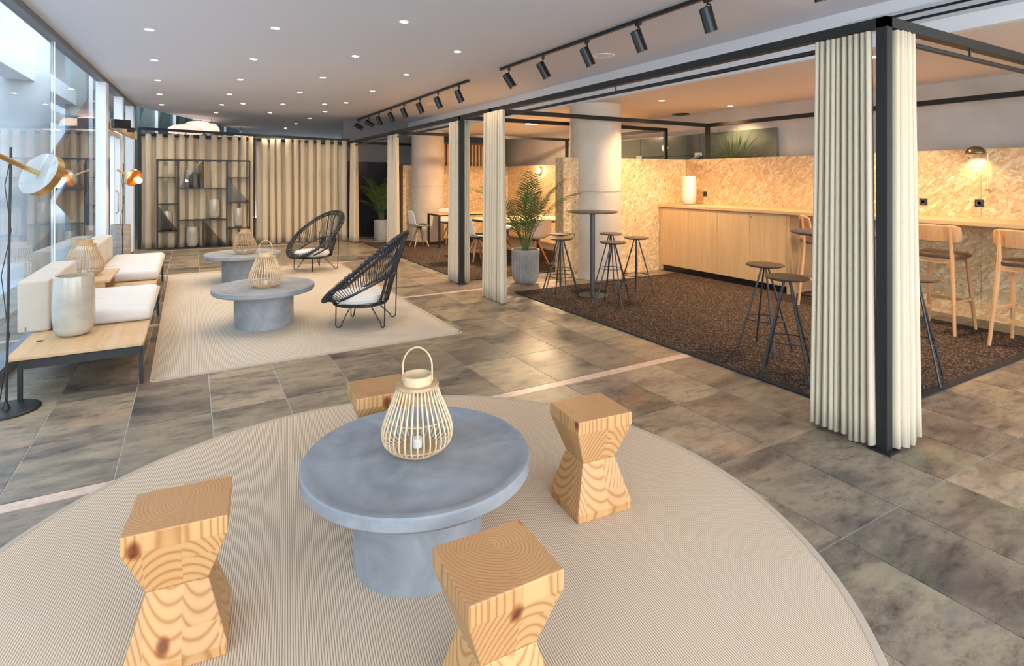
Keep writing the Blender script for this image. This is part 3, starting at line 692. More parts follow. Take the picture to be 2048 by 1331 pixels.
# ------------------------------------------------------------------ bamboo lanterns
def smoothprof(z):      # radius of the slats at relative height 0..1
    pts = [(0, .088), (.04, .115), (.12, .138), (.25, .148), (.40, .142), (.60, .122), (.80, .099), (1, .080)]
    for (a, ra), (b, rb) in zip(pts, pts[1:]):
        if z <= b: f = (z - a) / (b - a); return ra + (rb - ra) * f
    return pts[-1][1]
def lantern(loc, label, s=1.0, folded=False, rz=0.0, m_=cane, n=36):
    t = thing('bamboo_lantern', label, 'lantern', loc, rz, 'bamboo slat lanterns')
    H_ = .265 * s
    pts = [(smoothprof(i / 14) * s, 0, .008 * s + H_ * i / 14) for i in range(15)]
    me = MB().tube(pts, .0033 * s, 6); first = me.build('slat', m_, t)
    for k in range(1, n):
        c = first.copy(); C.objects.link(c); c.parent = t; c.rotation_euler = (0, 0, 2 * PI * k / n)
    for zf in (.04, .13, .52, 1.0):
        r = smoothprof(zf) * s - .004 * s
        MB().tube([(r * math.cos(a * PI / 20), r * math.sin(a * PI / 20), .008 * s + H_ * zf) for a in range(40)], .0032 * s, 6, closed=True).build('hoop', cane_d, t)
    z = .27 * s
    MB().lathe([(.056*s, z), (.089*s, z), (.090*s, z + .006*s), (.088*s, z + .012*s), (.056*s, z + .012*s)], 40, close=True).build('shoulder_ring', cane_d, t)
    MB().lathe([(.060*s, z + .01*s), (.061*s, z + .048*s), (.054*s, z + .048*s), (.054*s, z + .01*s)], 40, close=True).build('neck', m_, t)
    MB().lathe([(0, 0), (.088*s, 0), (.090*s, .008*s), (0, .009*s)], 40).build('base', cane_d, t)
    MB().grid(lambda a, b: ((.050 + .004 * b) * s * math.cos(2 * PI * a), (.050 + .004 * b) * s * math.sin(2 * PI * a), (.010 + .12 * b) * s), 32, 2).build('candle_glass', glass_t, t)
    MB().lathe([(.02*s, .012*s), (.02*s, .05*s), (0, .05*s)], 20).build('candle', white_metal, t)
    hp = []
    for i in range(25):
        a = PI * i / 24; x = -.062 * s * math.cos(a) if True else 0
        up = .055 * s + .085 * s * math.sin(a) if 0 < i < 24 else .0
        x *= (1.0 if up else 1.0)
        hp.append((x, 0, z + .02*s + max(up, .0)))
    if folded: hp = [(-.07 * s * math.cos(PI*i/24), -.02*s - .11 * s * math.sin(PI*i/24), z + .045*s + .01*s*math.sin(PI*i/24)) for i in range(25)]
    MB().tube(hp, .0036 * s, 6).build('handle', m_, t)
    return t
lan = cam2room(-.398, 2.335)
lantern((lan[0], lan[1], .409), 'pale bamboo lantern on the nearest concrete table', 1.0, rz=-TH)
lantern((-1.0, 7.47, .502), 'bamboo lantern with folded handle on the wooden box of the sofa', 1.22, True, rz=.3, m_=cane_d)
p = cam2room(-2.60, 5.86); lantern((p[0], p[1], .409), 'bamboo lantern with raised handle on the middle concrete table', 1.13, rz=-TH)
p = cam2room(-4.05, 8.42); lantern((p[0], p[1], .409), 'bamboo lantern on the far concrete table by the shelf', 1.13, rz=-TH - .9, m_=cane_d)

# ------------------------------------------------------------------ rope lounge chairs
def rope_chair(loc, rz, label):
    t = thing('rope_chair', label, 'chair', loc, rz, 'round black rope lounge chairs')
    def rim(a, k=1.0):        # a = 0 at the front
        ca, sa = math.cos(a), math.sin(a)
        return Vector((.485 * sa * k, -.005 - .425 * ca * k, .60 - .357 * ca * k))
    def low(a):
        ca, sa = math.cos(a), math.sin(a)
        return Vector((.31 * sa, -.015 - .30 * ca, .375 - .15 * ca))
    nr = 72
    MB().tube([rim(2 * PI * i / nr) for i in range(nr)], .017, 8, closed=True).build('rim', rope, t)
    MB().tube([rim(2 * PI * i / nr, .90) - Vector((0, 0, .012)) for i in range(nr)], .012, 8, closed=True).build('inner_rim', rope, t)
    MB().tube([low(2 * PI * i / nr) for i in range(nr)], .013, 8, closed=True).build('lower_ring', rope, t)
    MB().tube([(.27 * math.sin(2*PI*i/48), -.07 - .27 * math.cos(2*PI*i/48), .225) for i in range(48)], .014, 8, closed=True).build('seat_ring', black, t)
    nc = 84
    for i in range(nc):
        a = 2 * PI * i / nc
        p0 = rim(a); p1 = low(a + .03)
        MB().tube([p0, p1], .0040, 5).build('cord', rope, t)
    loops = MB(); hel = []
    nt_ = 66; per = 9
    for i in range(nt_ * per):
        a = 2 * PI * i / (nt_ * per); ph = 2 * PI * i / per
        c = rim(a, .955); T = (rim(a + .01) - rim(a - .01)).normalized(); o_ = (rim(a, 1.1) - c).normalized(); b_ = T.cross(o_).normalized()
        hel.append(c + o_ * .050 * math.cos(ph) + b_ * .028 * math.sin(ph))
    loops.tube(hel, .0042, 5, closed=True); loops.build('rope_coil', rope, t)
    # seat straps and back straps
    for k in range(5):
        x = -.2 + .1 * k; yy = math.sqrt(max(.27 ** 2 - x * x, 0)); MB().bar((x, -.07 - yy, .225), (x, -.07 + yy, .225), .03, .008).build('seat_strap', black, t, smooth=False)
    for sx in (-1, 1):
        MB().bar((sx * .13, .17, .225), (sx * .16, .26, .52), .10, .014, up=(0, 1, 0)).build('back_strap', black, t, smooth=False)
    for sx in (-.09, 0, .09):
        MB().tube([(sx, .20, .22), (sx * 1.3, .28, .52), (sx * 2, .40, .93)], .008, 6).build('back_stay', black, t)
    # hairpin legs, radial
    for k, a in enumerate((PI * 1.25, PI * 1.75, PI * .25, PI * .75)):
        rad = Vector((math.cos(a), math.sin(a), 0)); back = k >= 2
        foot = rad * .32; inn = rad * .13; top_out = rad * .35 + Vector((0, 0, .24)) if not back else rad * .37 + Vector((0, 0, .60))
        base_in = inn + Vector((0, -.04, .225))
        pts = [top_out] + [foot + rad * (.035 * math.cos(b)) + Vector((0, 0, .042 - .036 * math.sin(b) )) for b in [i * PI / 6 for i in range(7)]] + [base_in]
        MB().tube(pts, .0065, 6).build('hairpin_leg', black, t)
    cush = MB().lathe([(0, .235), (.24, .237), (.275, .255), (.285, .285), (.27, .318), (.22, .335), (0, .342)], 40, c=(0, -.075, 0)).build('cushion', uphol_w, t)
    cush['label'] = 'round white cushion'
    return t
f = cam2room(-.58, -.81); c1 = cam2room(-3.32, 9.40); rope_chair((c1[0], c1[1], .010), face(*f), 'open round rope chair facing the tables, in front of the curtain')
f = cam2room(-1, .02); c2 = cam2room(-1.55, 5.93); rope_chair((c2[0], c2[1], .010), face(*f), 'round rope chair seen from its side, nearer to the camera')

# ------------------------------------------------------------------ sofa with wooden bench
def cushion_block(name, x0, x1, y0, y1, z0, z1, m_, par, bev=.050):
    return MB().box(x0, x1, y0, y1, z0, z1).build(name, m_, par, bevel=bev, segs=5, sharp=80)
def sofa(y0, y1, seats, backs, label, front=-.31):
    t = thing('bench_sofa', label, 'sofa', (-.74, y0, 0), 0, 'low modular sofas along the glass'); xo = .74; L = y1 - y0
    x0, x1 = -1.10 + xo, front + xo
    MB().prism([(x0, 0), (x1 - .01, 0), (x1, .02), (x1 + .0, L), (x0 + .02, L)], .297, .322).build('bench_top', benchwood, t, bevel=.004)
    for yy in (.06, L - .06): MB().box(x0 + .06, x1 - .02, yy - .02, yy + .02, .225, .285).build('rail', black, t, smooth=False)
    MB().box(x0 + .07, x0 + .1, .06, L - .06, .235, .285).build('rail', black, t, smooth=False)
    MB().box(x1 - .08, x1 - .05, .06, L - .06, .235, .285).build('rail', black, t, smooth=False)
    for xx in (x0 + .07, x1 - .02):
        for yy in (.06, L - .06):
            MB().box(xx - .013, xx + .013, yy - .013, yy + .013, 0.0, .297).build('leg', black, t, smooth=False)
    for a, b in seats:
        cushion_block('seat_cushion', -.98 + xo, x1 + .012, a - y0 + .004, b - y0 - .004, .323, .445, uphol_w, t)
    for a, b in backs:
        cushion_block('backrest', -1.19 + xo, -.985 + xo, a - y0 + .004, b - y0 - .004, .323, .735, uphol, t, .02)
    return t
s1 = sofa(4.98, 7.5, [(5.72, 6.34), (6.34, 6.96)], [(5.72, 6.34), (6.34, 6.96)], 'nearer bench sofa with two cushions and a bare wooden end')
MB().lathe([(.022, 0), (.022, .003), (0, .004)], 20).build('cable_grommet', black, s1, loc=(-.99 + .74, .42, .322))
MB().box(0, .004, 0, .02, 0, .03).build('fabric_tag', black, s1, loc=(-.40, .738, .34), smooth=False)
sofa(7.72, 9.92, [(7.95, 8.58), (8.58, 9.21), (9.21, 9.84)], [(7.95, 8.58), (8.58, 9.21), (9.21, 9.84)], 'further bench sofa with three cushions', -.36)
bx = thing('wooden_box', 'open wooden box table between the two sofas, under a lantern', 'side table', (-1.17, 7.02, .322))
MB().box(0, .44, 0, .88, .155, .18).build('top', benchwood, bx, bevel=.003); MB().box(0, .02, 0, .88, 0, .155).build('side_panel', oak_z, bx, smooth=False)
MB().box(.02, .40, .02, .04, 0, .155).build('side_panel', oak_z, bx, smooth=False); MB().box(.02, .40, .84, .86, 0, .155).build('side_panel', oak_z, bx, smooth=False)
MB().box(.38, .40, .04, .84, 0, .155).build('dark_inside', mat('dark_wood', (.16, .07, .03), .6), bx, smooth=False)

def vase_mb(r, h):
    P_ = [(0, 0), (r * .58, 0), (r * .80, h * .04), (r * .94, h * .13), (r, h * .28), (r, h * .55), (r * .965, h * .85), (r * .93, h), (r * .86, h), (r * .90, h * .85), (r * .92, h * .5), (r * .86, h * .2), (r * .6, h * .05), (0, h * .04)]
    return MB().lathe(P_, 48)
def vase(loc, r, h, m_, label, group='tall tumbler vases', name='vase'):
    o = vase_mb(r, h).build(name, m_, loc=loc, sharp=60); return tag(o, label, 'vase', group)
p = cam2room(-3.445, 4.365); vase((p[0], p[1], .3225), .137, .465, glaze, 'large crackled beige vase on the near end of the wooden bench')
p = cam2room(-6.36, 9.02); vase((p[0], p[1], 0), .140, .80, floor_vase, 'big grey floor vase standing beside the entrance behind the sofa')
vase((7.14, 6.50, 1.1115), .118, .47, glaze_w, 'tall white vase on the wooden cabinet')

# ------------------------------------------------------------------ floor lamps with disc shades
def disc_lamp(base, pole_top, shade_c, axis, arm_back, label, r=.155):
    bx_, by_ = base; t = thing('floor_lamp', label, 'lamp', (bx_, by_, 0), 0, 'brass disc floor lamps')
    o3 = Vector((bx_, by_, 0)); pt = Vector(pole_top) - o3; sc_ = Vector(shade_c) - o3; ax = Vector(axis).normalized()
    MB().lathe([(0, 0), (.18, 0), (.18, .010), (.172, .016), (0, .018)], 48).build('base', black, t)
    MB().lathe([(.024, .018), (.008, .06)], 16).build('pole_foot', black, t)
    MB().tube([(0, 0, .03), pt], .0075, 8).build('pole', black, t)
    MB().tube([sc_ - ax * arm_back, sc_ - ax * .005], .017, 14).build('arm', brass, t)
    MB().tube([sc_ + ax * .03, sc_ + ax * .13], .006, 8).build('arm_tip', brass, t)
    rot = ax.to_track_quat('Z', 'Y').to_euler()
    sh = MB().lathe([(0, -.006), (r - .002, -.006)], 48).build('shade_back', white_metal, t, loc=sc_, rot=rot)
    MB().lathe([(r, -.008), (r, .045), (r - .004, .045), (r - .004, -.004)], 48, close=True).build('shade_rim', brass, t, loc=sc_, rot=rot)
    MB().lathe([(0, .0), (r - .004, .002), (r - .004, .003), (0, .001)], 48, close=False).build('shade_inside', copper_in, t, loc=sc_, rot=rot)
    MB().lathe([(.0, .01), (.02, .012), (.028, .03), (.045, .055), (.048, .08), (.038, .11), (.018, .125), (0, .128)], 24).build('bulb', bulb_glow, t, loc=sc_ + ax * .045, rot=rot)
    lp = sc_ + ax * .22
    L_ = lamp('lamp_bulb_light', 'POINT', lp, 7, (1, .66, .36), parent=t, shadow_soft_size=.04)
    cord = [(.0, .01, .6), (-.03, .02, .9), (.02, .02, 1.2), (-.01, .01, 1.5), pt - Vector((0, 0, .06))]
    MB().tube([(-.06, .10, .01), (-.02, .05, .25), (.01, .025, .5)] + cord, .003, 5).build('cord', black, t)
    return t
def ray_pt(px, py, Y): X = (px - CX) / F_PX * Y; x, y = cam2room(X, Y); return Vector((x, y, EYE + (HY - py) * Y / F_PX))
axc = Vector((.192, .888, -.417)); axr = Vector((*cam2room(axc.x, axc.y), axc.z))
b0 = G(12.6, 822)
disc_lamp(b0, ray_pt(22, 294, 3.72), ray_pt(78, 347, 3.86), axr, .42, 'brass disc floor lamp at the left edge, nearer to the camera')
axc = Vector((.904, -.10, -.41)); axr = Vector((*cam2room(axc.x, axc.y), axc.z))
b1 = cam2room(-6.12, 8.72)
disc_lamp(b1, Vector((b1[0] + .01, b1[1], 1.78)), ray_pt(264, 354, 8.62), axr, .27, 'brass disc floor lamp with a glowing bulb by the entrance', r=.135)

# ------------------------------------------------------------------ black shelf unit
SX, SY, SH, SD = 1.80, .02, 1.95, .25
a_ = math.atan2(14.10 - 14.22, 1.80)
sh = thing('shelf_unit', 'open black steel shelf unit in front of the curtain', 'shelf', (-.64, 14.20, 0), a_)
wz = .034
def up(x, z0, z1, ys=(0, SD)):
    for y in ys: MB().box(x - wz/2, x + wz/2, y - wz/2, y + wz/2, z0, z1).build('upright', black, sh, smooth=False)
def lev(x0, x1, z): MB().box(x0, x1, -wz/2, SD + wz/2, z - .008, z + .008).build('shelf_board', black, sh, smooth=False)
def flev(x0, x1, z):
    for y in (0, SD): MB().box(x0, x1, y - wz/2, y + wz/2, z - wz/2, z + wz/2).build('rail', black, sh, smooth=False)
XA, XB, XC, XD = 0, .385, 1.335, 1.80; XM = .865
for x in (XA, XB, XC, XD): up(x, 0, SH)
up(XM, SH * .685, SH); up(XM, 0, SH * .325)
flev(XA, XD, SH - .009); lev(XA, XD, .012)
for x in (XA, XB, XC, XD): MB().box(x - wz/2, x + wz/2, 0, SD, SH - .018, SH).build('rail', black, sh, smooth=False)
for f in (.80, .505, .20): lev(XA, XB, SH * f)
lev(XB, XC, SH * .68); lev(XB, XC, SH * .32)
for f in (.80, .51, .215): lev(XC, XD, SH * f)
def tri(p, q_, r_): MB().add([(p[0], .002, p[1]), (q_[0], .002, q_[1]), (r_[0], .002, r_[1])], [(0, 1, 2)]).build('tinted_triangle', smoke, sh, smooth=False)
tri((XB, SH * .685), (XM, SH * .685), (XM, SH)); tri((XC, SH * .80), (XC, SH * .515), (XD, SH * .515))
tri((XA, SH * .50), (XA, SH * .205), (XB, SH * .205)); tri((XM, SH * .315), (XM, .02), (XC, .02))
def on_shelf(x, z): return (-.64 + x * math.cos(a_) - .13 * math.sin(a_), 14.20 + x * math.sin(a_) + .13 * math.cos(a_), z)
gv = 'tumbler vases on the black shelf'
vase(on_shelf(.63, SH * .68 + .0085), .108, .40, glaze, 'vase behind the tinted triangle at the top of the shelf', gv)
vase(on_shelf(1.08, SH * .32 + .0085), .112, .44, glaze, 'vase alone on the wide middle shelf', gv)
vase(on_shelf(1.57, SH * .215 + .0085), .108, .44, glaze, 'vase in the right column of the shelf unit', gv)
vase(on_shelf(.17, SH * .20 + .0085), .108, .43, glaze, 'vase behind the tinted triangle in the left column', gv)
vase(on_shelf(.65, .0205), .118, .455, glaze, 'vase standing on the bottom of the shelf unit', gv)

# ------------------------------------------------------------------ cabinet, worktop, bar booth
cb = thing('cabinet', 'long oak cabinet with four flush doors below the worktop', 'cabinet', (6.86, 4.57, 0))
MB().box(.02, .635, .0, 2.26, .10, 1.06).build('body', oak_z, cb, smooth=False)
MB().box(.03, .06, .0, 2.26, 0.009, .10).build('plinth', blackgloss, cb, smooth=False)
MB().box(0, .635, -.04, .0, 0.009, 1.06).build('end_panel', oak_z, cb, smooth=False); MB().box(0, .635, 2.26, 2.30, 0.009, 1.06).build('end_panel', oak_z, cb, smooth=False)
ys = [.003, .57, 1.13, 1.69, 2.258]
for i in range(4):
    d2 = MB().box(0, .02, ys[i] + .002, ys[i+1] - .002, .105, 1.055).build('door', oak_z, cb, smooth=False, bevel=.0015)
    if i in (0, 2): MB().lathe([(.008, 0), (.008, .006), (0, .006)], 12).build('lock', chrome, d2, loc=(0, ys[i+1] - .03, 1.0), rot=(0, -PI/2, 0))
wt = MB().box(6.84, 7.495, .4, 6.88, 1.065, 1.11).build('worktop', oak_y, bevel=.003); tag(wt, 'long oak worktop running above the cabinet and bar chairs', 'worktop')
MB().box(0, .53, 0, .03, -1.06, 0).build('support_panel', oak_z, wt, smooth=False, loc=(6.865, .42, 1.064))
def socket(y, z, label, x=7.498):
    t = thing('socket', label, 'socket', (x, y, z), 0, 'dark wall sockets')
    MB().box(-.010, 0, -.04, .04, -.04, .04).build('plate', socket_m, t, bevel=.003)
    MB().lathe([(.026, .0), (.028, .004), (.022, .005), (.018, -.0), (0, 0)], 20).build('insert', chrome if 0 else mat('socket_insert', (.10, .09, .08), .3), t, loc=(-.010, 0, 0), rot=(0, -PI/2, 0))
def wall_pt(px, py, x=7.50):
    k = (px - CX) / F_PX; Y = x / (k * math.cos(TH) + math.sin(TH)); yy = -k * Y * math.sin(TH) + Y * math.cos(TH); return yy, EYE + (HY - py) * Y / F_PX
socket(*wall_pt(1410.7, 387.8), 'dark socket on the boards right of the white vase')
socket(*wall_pt(1847, 403), 'dark socket above the worktop, next to the corner curtain')
socket(*wall_pt(1959, 406), 'dark socket above the worktop below the dome lamp')
# dome wall lamp
yl, zl = wall_pt(1978, 385); zt = wall_pt(1978, 302)[1]
dl = thing('dome_lamp', 'small brass dome lamp on an upright arm above the worktop', 'wall light', (7.495, yl, zl))
MB().tube([(-.03, 0, 0), (-.03, 0, zt - zl)], .006, 8).build('arm', brass, dl)
MB().tube([(0, 0, .03), (-.04, 0, .03)], .014, 10).build('wall_mount', brass, dl)
MB().tube([(-.03, 0, zt - zl - .02), (-.06, .05, zt - zl)], .012, 8).build('joint', brass, dl)
MB().lathe([(.088, -.035), (.085, 0), (.062, .03), (.03, .045), (0, .048), (0, .044), (.028, .041), (.058, .027), (.081, -.001), (.084, -.035)], 32, close=False).build('shade', mat('aged_brass', (.30, .22, .12), .3, 1.0), dl, loc=(-.08, .09, zt - zl + .01))
MB().lathe([(.06, 0), (.06, .01), (0, .01)], 20).build('diffuser', lamp_glow, dl, loc=(-.08, .09, zt - zl - .02))
lamp('dome_light', 'SPOT', (-.08, .09, zt - zl - .04), 8, (1, .72, .45), parent=dl, spot_size=2.4, spot_blend=.6, shadow_soft_size=.05)
# oval wall light in dining booth
yo, zo = wall_pt(1080, 341)
t = thing('oval_wall_light', 'small lit oval light on the strand board of the dining booth', 'wall light', (7.495, yo, zo))
MB().lathe([(.09, 0), (.10, .02), (.09, .035), (.08, .03)], 28).build('frame', copper_in, t, rot=(0, -PI/2, 0)); MB().lathe([(.08, .0), (.078, .03), (0, .035)], 28).build('diffuser', lamp_glow, t, rot=(0, -PI/2, 0))
lamp('oval_light', 'POINT', (-.10, 0, 0), 6, (1, .70, .42), parent=t, shadow_soft_size=.05)

# bar tables
def bar_table(c, label):
    t = thing('bar_table', label, 'table', (c[0], c[1], .0095), 0, 'tall round bar tables')
    MB().lathe([(0, 0), (.20, 0), (.20, .006), (.195, .010), (0, .012)], 48).build('base', stool_leg, t)
    MB().lathe([(.032, .012), (.032, 1.085)], 24).build('pole', mat('pole_grey', (.07, .07, .065), .35), t)
    MB().lathe([(0, 1.085), (.30, 1.085), (.335, 1.097), (.335, 1.103), (.333, 1.106), (0, 1.108)], 64).build('tabletop', dark_seat, t)
    return t
bar_table(G(1185, 592), 'tall round bar table in front of the concrete column')
bar_table(G(1672, 462.5, 1.12), 'tall round bar table mostly hidden behind the corner curtain')
# metal stools
def metal_stool(c, rz, label):
    t = thing('bar_stool', label, 'stool', (c[0], c[1], .0095), rz, 'conical metal bar stools')
    MB().lathe([(0, .750), (.135, .752), (.160, .764), (.161, .769), (.157, .773), (0, .7735)], 48).build('seat', dark_seat, t)
    for k in range(4):
        a = PI / 4 + k * PI / 2; p0 = Vector((.025 * math.cos(a), .025 * math.sin(a), .752)); p1 = Vector((.235 * math.cos(a), .235 * math.sin(a), .004))
        MB().tube([p0, p1], .0085, 8).build('leg', stool_leg, t)
    MB().tube([(.155 * math.cos(i*PI/20), .155 * math.sin(i*PI/20), .285) for i in range(40)], .0055, 6, closed=True).build('footring', stool_leg, t)
    return t
for px, py, rz, lb in ((1120.7, 466.5, .2, 'metal stool left of the bar table, the further of the left pair'), (1122.5, 475, .5, 'metal stool left of the bar table, the nearer of the left pair'),
                       (1221.5, 465.5, .3, 'metal stool touching the column side of the bar table'), (1225.8, 482.6, .55, 'metal stool directly right of the bar table base, nearest of its trio'),
                       (1272.7, 473.7, .1, 'metal stool standing apart on the right of the bar table trio'), (1530, 527, .15, 'metal stool in front of the cabinet doors, left of the corner pair'),
                       (1574, 552, .5, 'metal stool in front of the cabinet, right of the corner pair'), (1829, 553, .35, 'metal stool showing on the right of the corner curtain')):
    metal_stool(G(px, py, .785), rz, lb)

# wooden bar chairs
def bar_chair(c, rz, label):
    """front is -y, backrest at +y"""
    t = thing('bar_chair', label, 'chair', (c[0], c[1], .009), rz, 'beech bar chairs at the worktop'); sh_ = .75
    for sx in (-1, 1):
        MB().tube([(sx * .215, .245, 0), (sx * .185, .20, .45), (sx * .165, .175, sh_), (sx * .155, .20, 1.06)], [.014, .020, .021, .009], 10).build('rear_leg', beech, t)
        MB().tube([(sx * .205, -.235, 0), (sx * .185, -.19, .4), (sx * .165, -.155, sh_ - .02)], [.014, .020, .020], 10).build('front_leg', beech, t)
        MB().bar((sx * .198, -.205, .32), (sx * .198, .215, .32), .018, .03).build('side_stretcher', beech, t, smooth=False)
    MB().bar((-.20, -.205, .28), (.20, -.205, .28), .02, .035).build('footrest', beech, t, smooth=False)
    MB().bar((-.19, .21, .25), (.19, .21, .25), .018, .03).build('rear_stretcher', beech, t, smooth=False)
    MB().bar((-.17, -.16, sh_ - .035), (.17, -.16, sh_ - .035), .022, .05).build('apron', beech, t, smooth=False); MB().bar((-.17, .17, sh_ - .035), (.17, .17, sh_ - .035), .022, .05).build('apron', beech, t, smooth=False)
    def sq(r, z, n=40):
        out = []
        for i in range(n):
            a = 2 * PI * i / n; c_, s_ = math.cos(a), math.sin(a); e_ = 1 / (abs(c_) ** 3.2 + abs(s_) ** 3.2) ** (1 / 3.2)
            out.append((r * c_ * e_ * 1.05, -.01 + r * s_ * e_, z))
        return out
    n = 40; v = sq(.185, sh_ - .012) + sq(.215, sh_) + sq(.215, sh_ + .022) + sq(.19, sh_ + .036) + sq(.10, sh_ + .036)
    MB().add(v, [tuple(range(n))[::-1]] + [(l*n+i, l*n+(i+1) % n, (l+1)*n+(i+1) % n, (l+1)*n+i) for l in range(4) for i in range(n)] + [tuple(4*n+i for i in range(n))]).build('seat_pad', mat('brown_leather', (.085, .050, .032), .4) if 'brown_leather' not in bpy.data.materials else bpy.data.materials['brown_leather'], t, sharp=50)
    def fn(a, b):
        x = (a - .5) * 2; zz = (b - .5) * 2
        e_ = (1 - abs(zz) ** 3.5) ** (1 / 3.5) if abs(zz) < 1 else 0
        w_ = .225 * (.78 + .22 * e_); return (x * w_, .205 - .055 * x * x * 0 + .0 - .07 * (x * w_ / .225) ** 2 + zz * .012 - .02, .985 + zz * .088)
    MB().grid(fn, 18, 10).build('backrest', beech, t, solid=.014, sharp=60)
    return t
bar_chair((6.68, 2.74), face(1, .0), 'beech bar chair with brown seat directly right of the corner curtain')
bar_chair((6.62, 2.02), face(1, .0), 'beech bar chair with brown seat at the right edge')
bar_chair((6.72, 4.05), face(.62, -.78), 'turned beech bar chair beside the cabinet, behind a small bar table')

# ------------------------------------------------------------------ dining booth
def dining_table(x0, y0, x1, y1, label):
    t = thing('dining_table', label, 'table', (x0, y0, .009), 0, 'oak dining tables with black legs'); X, Y = x1 - x0, y1 - y0
    MB().box(0, X, 0, Y, .725, .745).build('tabletop', oak_y, t, smooth=False)
    MB().box(.005, X - .005, .005, Y - .005, .695, .725).build('table_frame', black, t, smooth=False)
    for a in (.025, X - .025):
        for b in (.025, Y - .025): MB().box(a - .02, a + .02, b - .02, b + .02, 0, .695).build('leg', black, t, smooth=False)
dining_table(4.72, 11.40, 6.5, 12.10, 'further oak dining table with thin black legs by the far column')
dining_table(4.80, 8.75, 6.5, 10.1, 'nearer oak dining table seen beside the palm')
def shell_chair(c, rz, label, first=[None]):
    g = 'white shell chairs with crossed wooden legs'
    if first[0] is not None: return dup(first[0], label, (c[0], c[1], .009), rz)
    t = thing('shell_chair', label, 'chair', (c[0], c[1], .009), rz, g)
    prof = [(-.22, .445), (-.19, .455), (-.08, .448), (.06, .442), (.15, .452), (.195, .50), (.215, .58), (.235, .68), (.25, .77), (.256, .81)]
    wid = [.17, .205, .225, .225, .22, .215, .212, .205, .195, .16]
    crv = [.0, .02, .035, .045, .06, .07, .06, .05, .04, .035]
    def fn(a, b):
        k = b * (len(prof) - 1); i = min(int(k), len(prof) - 2); f_ = k - i
        y = prof[i][0] * (1-f_) + prof[i+1][0] * f_; z = prof[i][1] * (1-f_) + prof[i+1][1] * f_; w_ = wid[i] * (1-f_) + wid[i+1] * f_; c_ = crv[i] * (1-f_) + crv[i+1] * f_
        x = (a - .5) * 2; up_ = min(max((b - .45) * 4, 0), 1)
        return (x * w_, y - up_ * c_ * x * x, z + (1 - up_) * c_ * x * x)
    MB().grid(fn, 14, 26).build('shell', shell_w, t, solid=.012, sharp=80)
    def fp(a, b):
        x = (a - .5) * 2; y = -.20 + .36 * b; e_ = (1 - abs(2 * b - 1) ** 4) ** .25
        return (x * .19 * (.75 + .25 * e_), y, .462 + .03 * x * x)
    MB().grid(fp, 12, 12).build('seat_pad', pad_g, t, solid=.014, sharp=80)
    MB().lathe([(.06, .40), (.06, .435)], 20).build('hub', black, t)
    for k in range(4):
        a = PI / 4 + k * PI / 2; MB().tube([(.035 * math.cos(a), .035 * math.sin(a), .425), (.235 * math.cos(a), .235 * math.sin(a), .004)], [.020, .013], 10).build('leg', beech, t)
    first[0] = t; return t
shell_chair((4.47, 11.95), face(1, .0), 'white shell chair at the left end of the further dining table')
shell_chair((5.34, 12.24), face(0, -1), 'shell chair behind the further dining table, facing the lounge')
shell_chair((5.75, 10.35), face(-.15, -1), 'shell chair behind the nearer dining table, right of the second post')
shell_chair((4.62, 9.3), face(1, .0), 'white shell chair at the near end, just right of the second black post')
shell_chair((5.40, 8.50), face(-.1, 1), 'shell chair with its back to the lounge, behind the potted palm')

# ------------------------------------------------------------------ palms
def palm(par, n, length, seed, spread=1.0, base_z=.5, nl=22, leaf_len=.20, droop=.45):
    rnd = random.Random(seed)
    for k in range(n):
        a = 2 * PI * k / n * 1.0 + rnd.uniform(-.3, .3); L = length * rnd.uniform(.7, 1.1); inc = rnd.uniform(.15, 1.0) * spread
        pts = []; p = Vector((.03 * math.cos(a), .03 * math.sin(a), base_z)); ang = inc * .35; st = L / 16
        for i in range(17):
            pts.append(p.copy()); d = Vector((math.sin(ang) * math.cos(a), math.sin(ang) * math.sin(a), math.cos(ang))); p = p + d * st; ang += (inc * .055 + droop * .11 * (i / 16) ** 1.2)
        fr = MB().tube(pts, [.006 * (1 - .8 * i / 16) + .001 for i in range(17)], 5)
        for i in range(nl):
            f_ = .30 + .70 * i / (nl - 1); k_ = f_ * 16; j = min(int(k_), 15); q0 = pts[j].lerp(pts[j+1], k_ - j); T = (pts[j+1] - pts[j]).normalized()
            side = T.cross(Vector((0, 0, 1))).normalized()
            ll = leaf_len * (math.sin(PI * min(.2 + .8 * (i / nl), .97)) ** .6) * rnd.uniform(.85, 1.1)
            for s_ in (-1, 1):
                dd = (side * s_ * .8 + T * .75 + Vector((0, 0, .10 - .1 * rnd.random()))).normalized(); wv_ = T * .0065
                m1 = q0 + dd * ll * .5 + Vector((0, 0, -.01)); e1 = q0 + dd * ll + Vector((0, 0, -.05 * ll / .2))
                fr.add([q0 - wv_, q0 + wv_, m1 + wv_ * 1.4, e1, m1 - wv_ * 1.4], [(0, 1, 2, 4), (4, 2, 3)])
        fr.build('frond', leaf, par, smooth=False)
pc = cam2room(.20, 8.22)
t = thing('potted_palm', 'feathery palm in a fluted grey pot beside the bar stools', 'plant', (pc[0], pc[1], 0), .4, 'potted palms')
R_, Hh = .208, .50; prof = [(0, 0), (.14, 0), (.175, .03), (.195, .09), (R_ - .004, .2), (R_, .43)]
def flute(r, z, n=216, k=27):
    return [((r - (.019 if z < .42 else 0) * (.5 + .5 * math.cos(k * 2 * PI * i / n)) ** .8) * math.cos(2*PI*i/n), (r - (.019 if z < .42 else 0) * (.5 + .5 * math.cos(k * 2*PI*i/n)) ** .8) * math.sin(2*PI*i/n), z) for i in range(n)]
rings = [(.13, 0), (.165, .025), (.188, .07), (.20, .15), (.205, .3), (.207, .41), (.209, .43), (.210, .50), (.185, .50), (.185, .46)]
v = []; n = 216
for r, z in rings: v += flute(r, z)
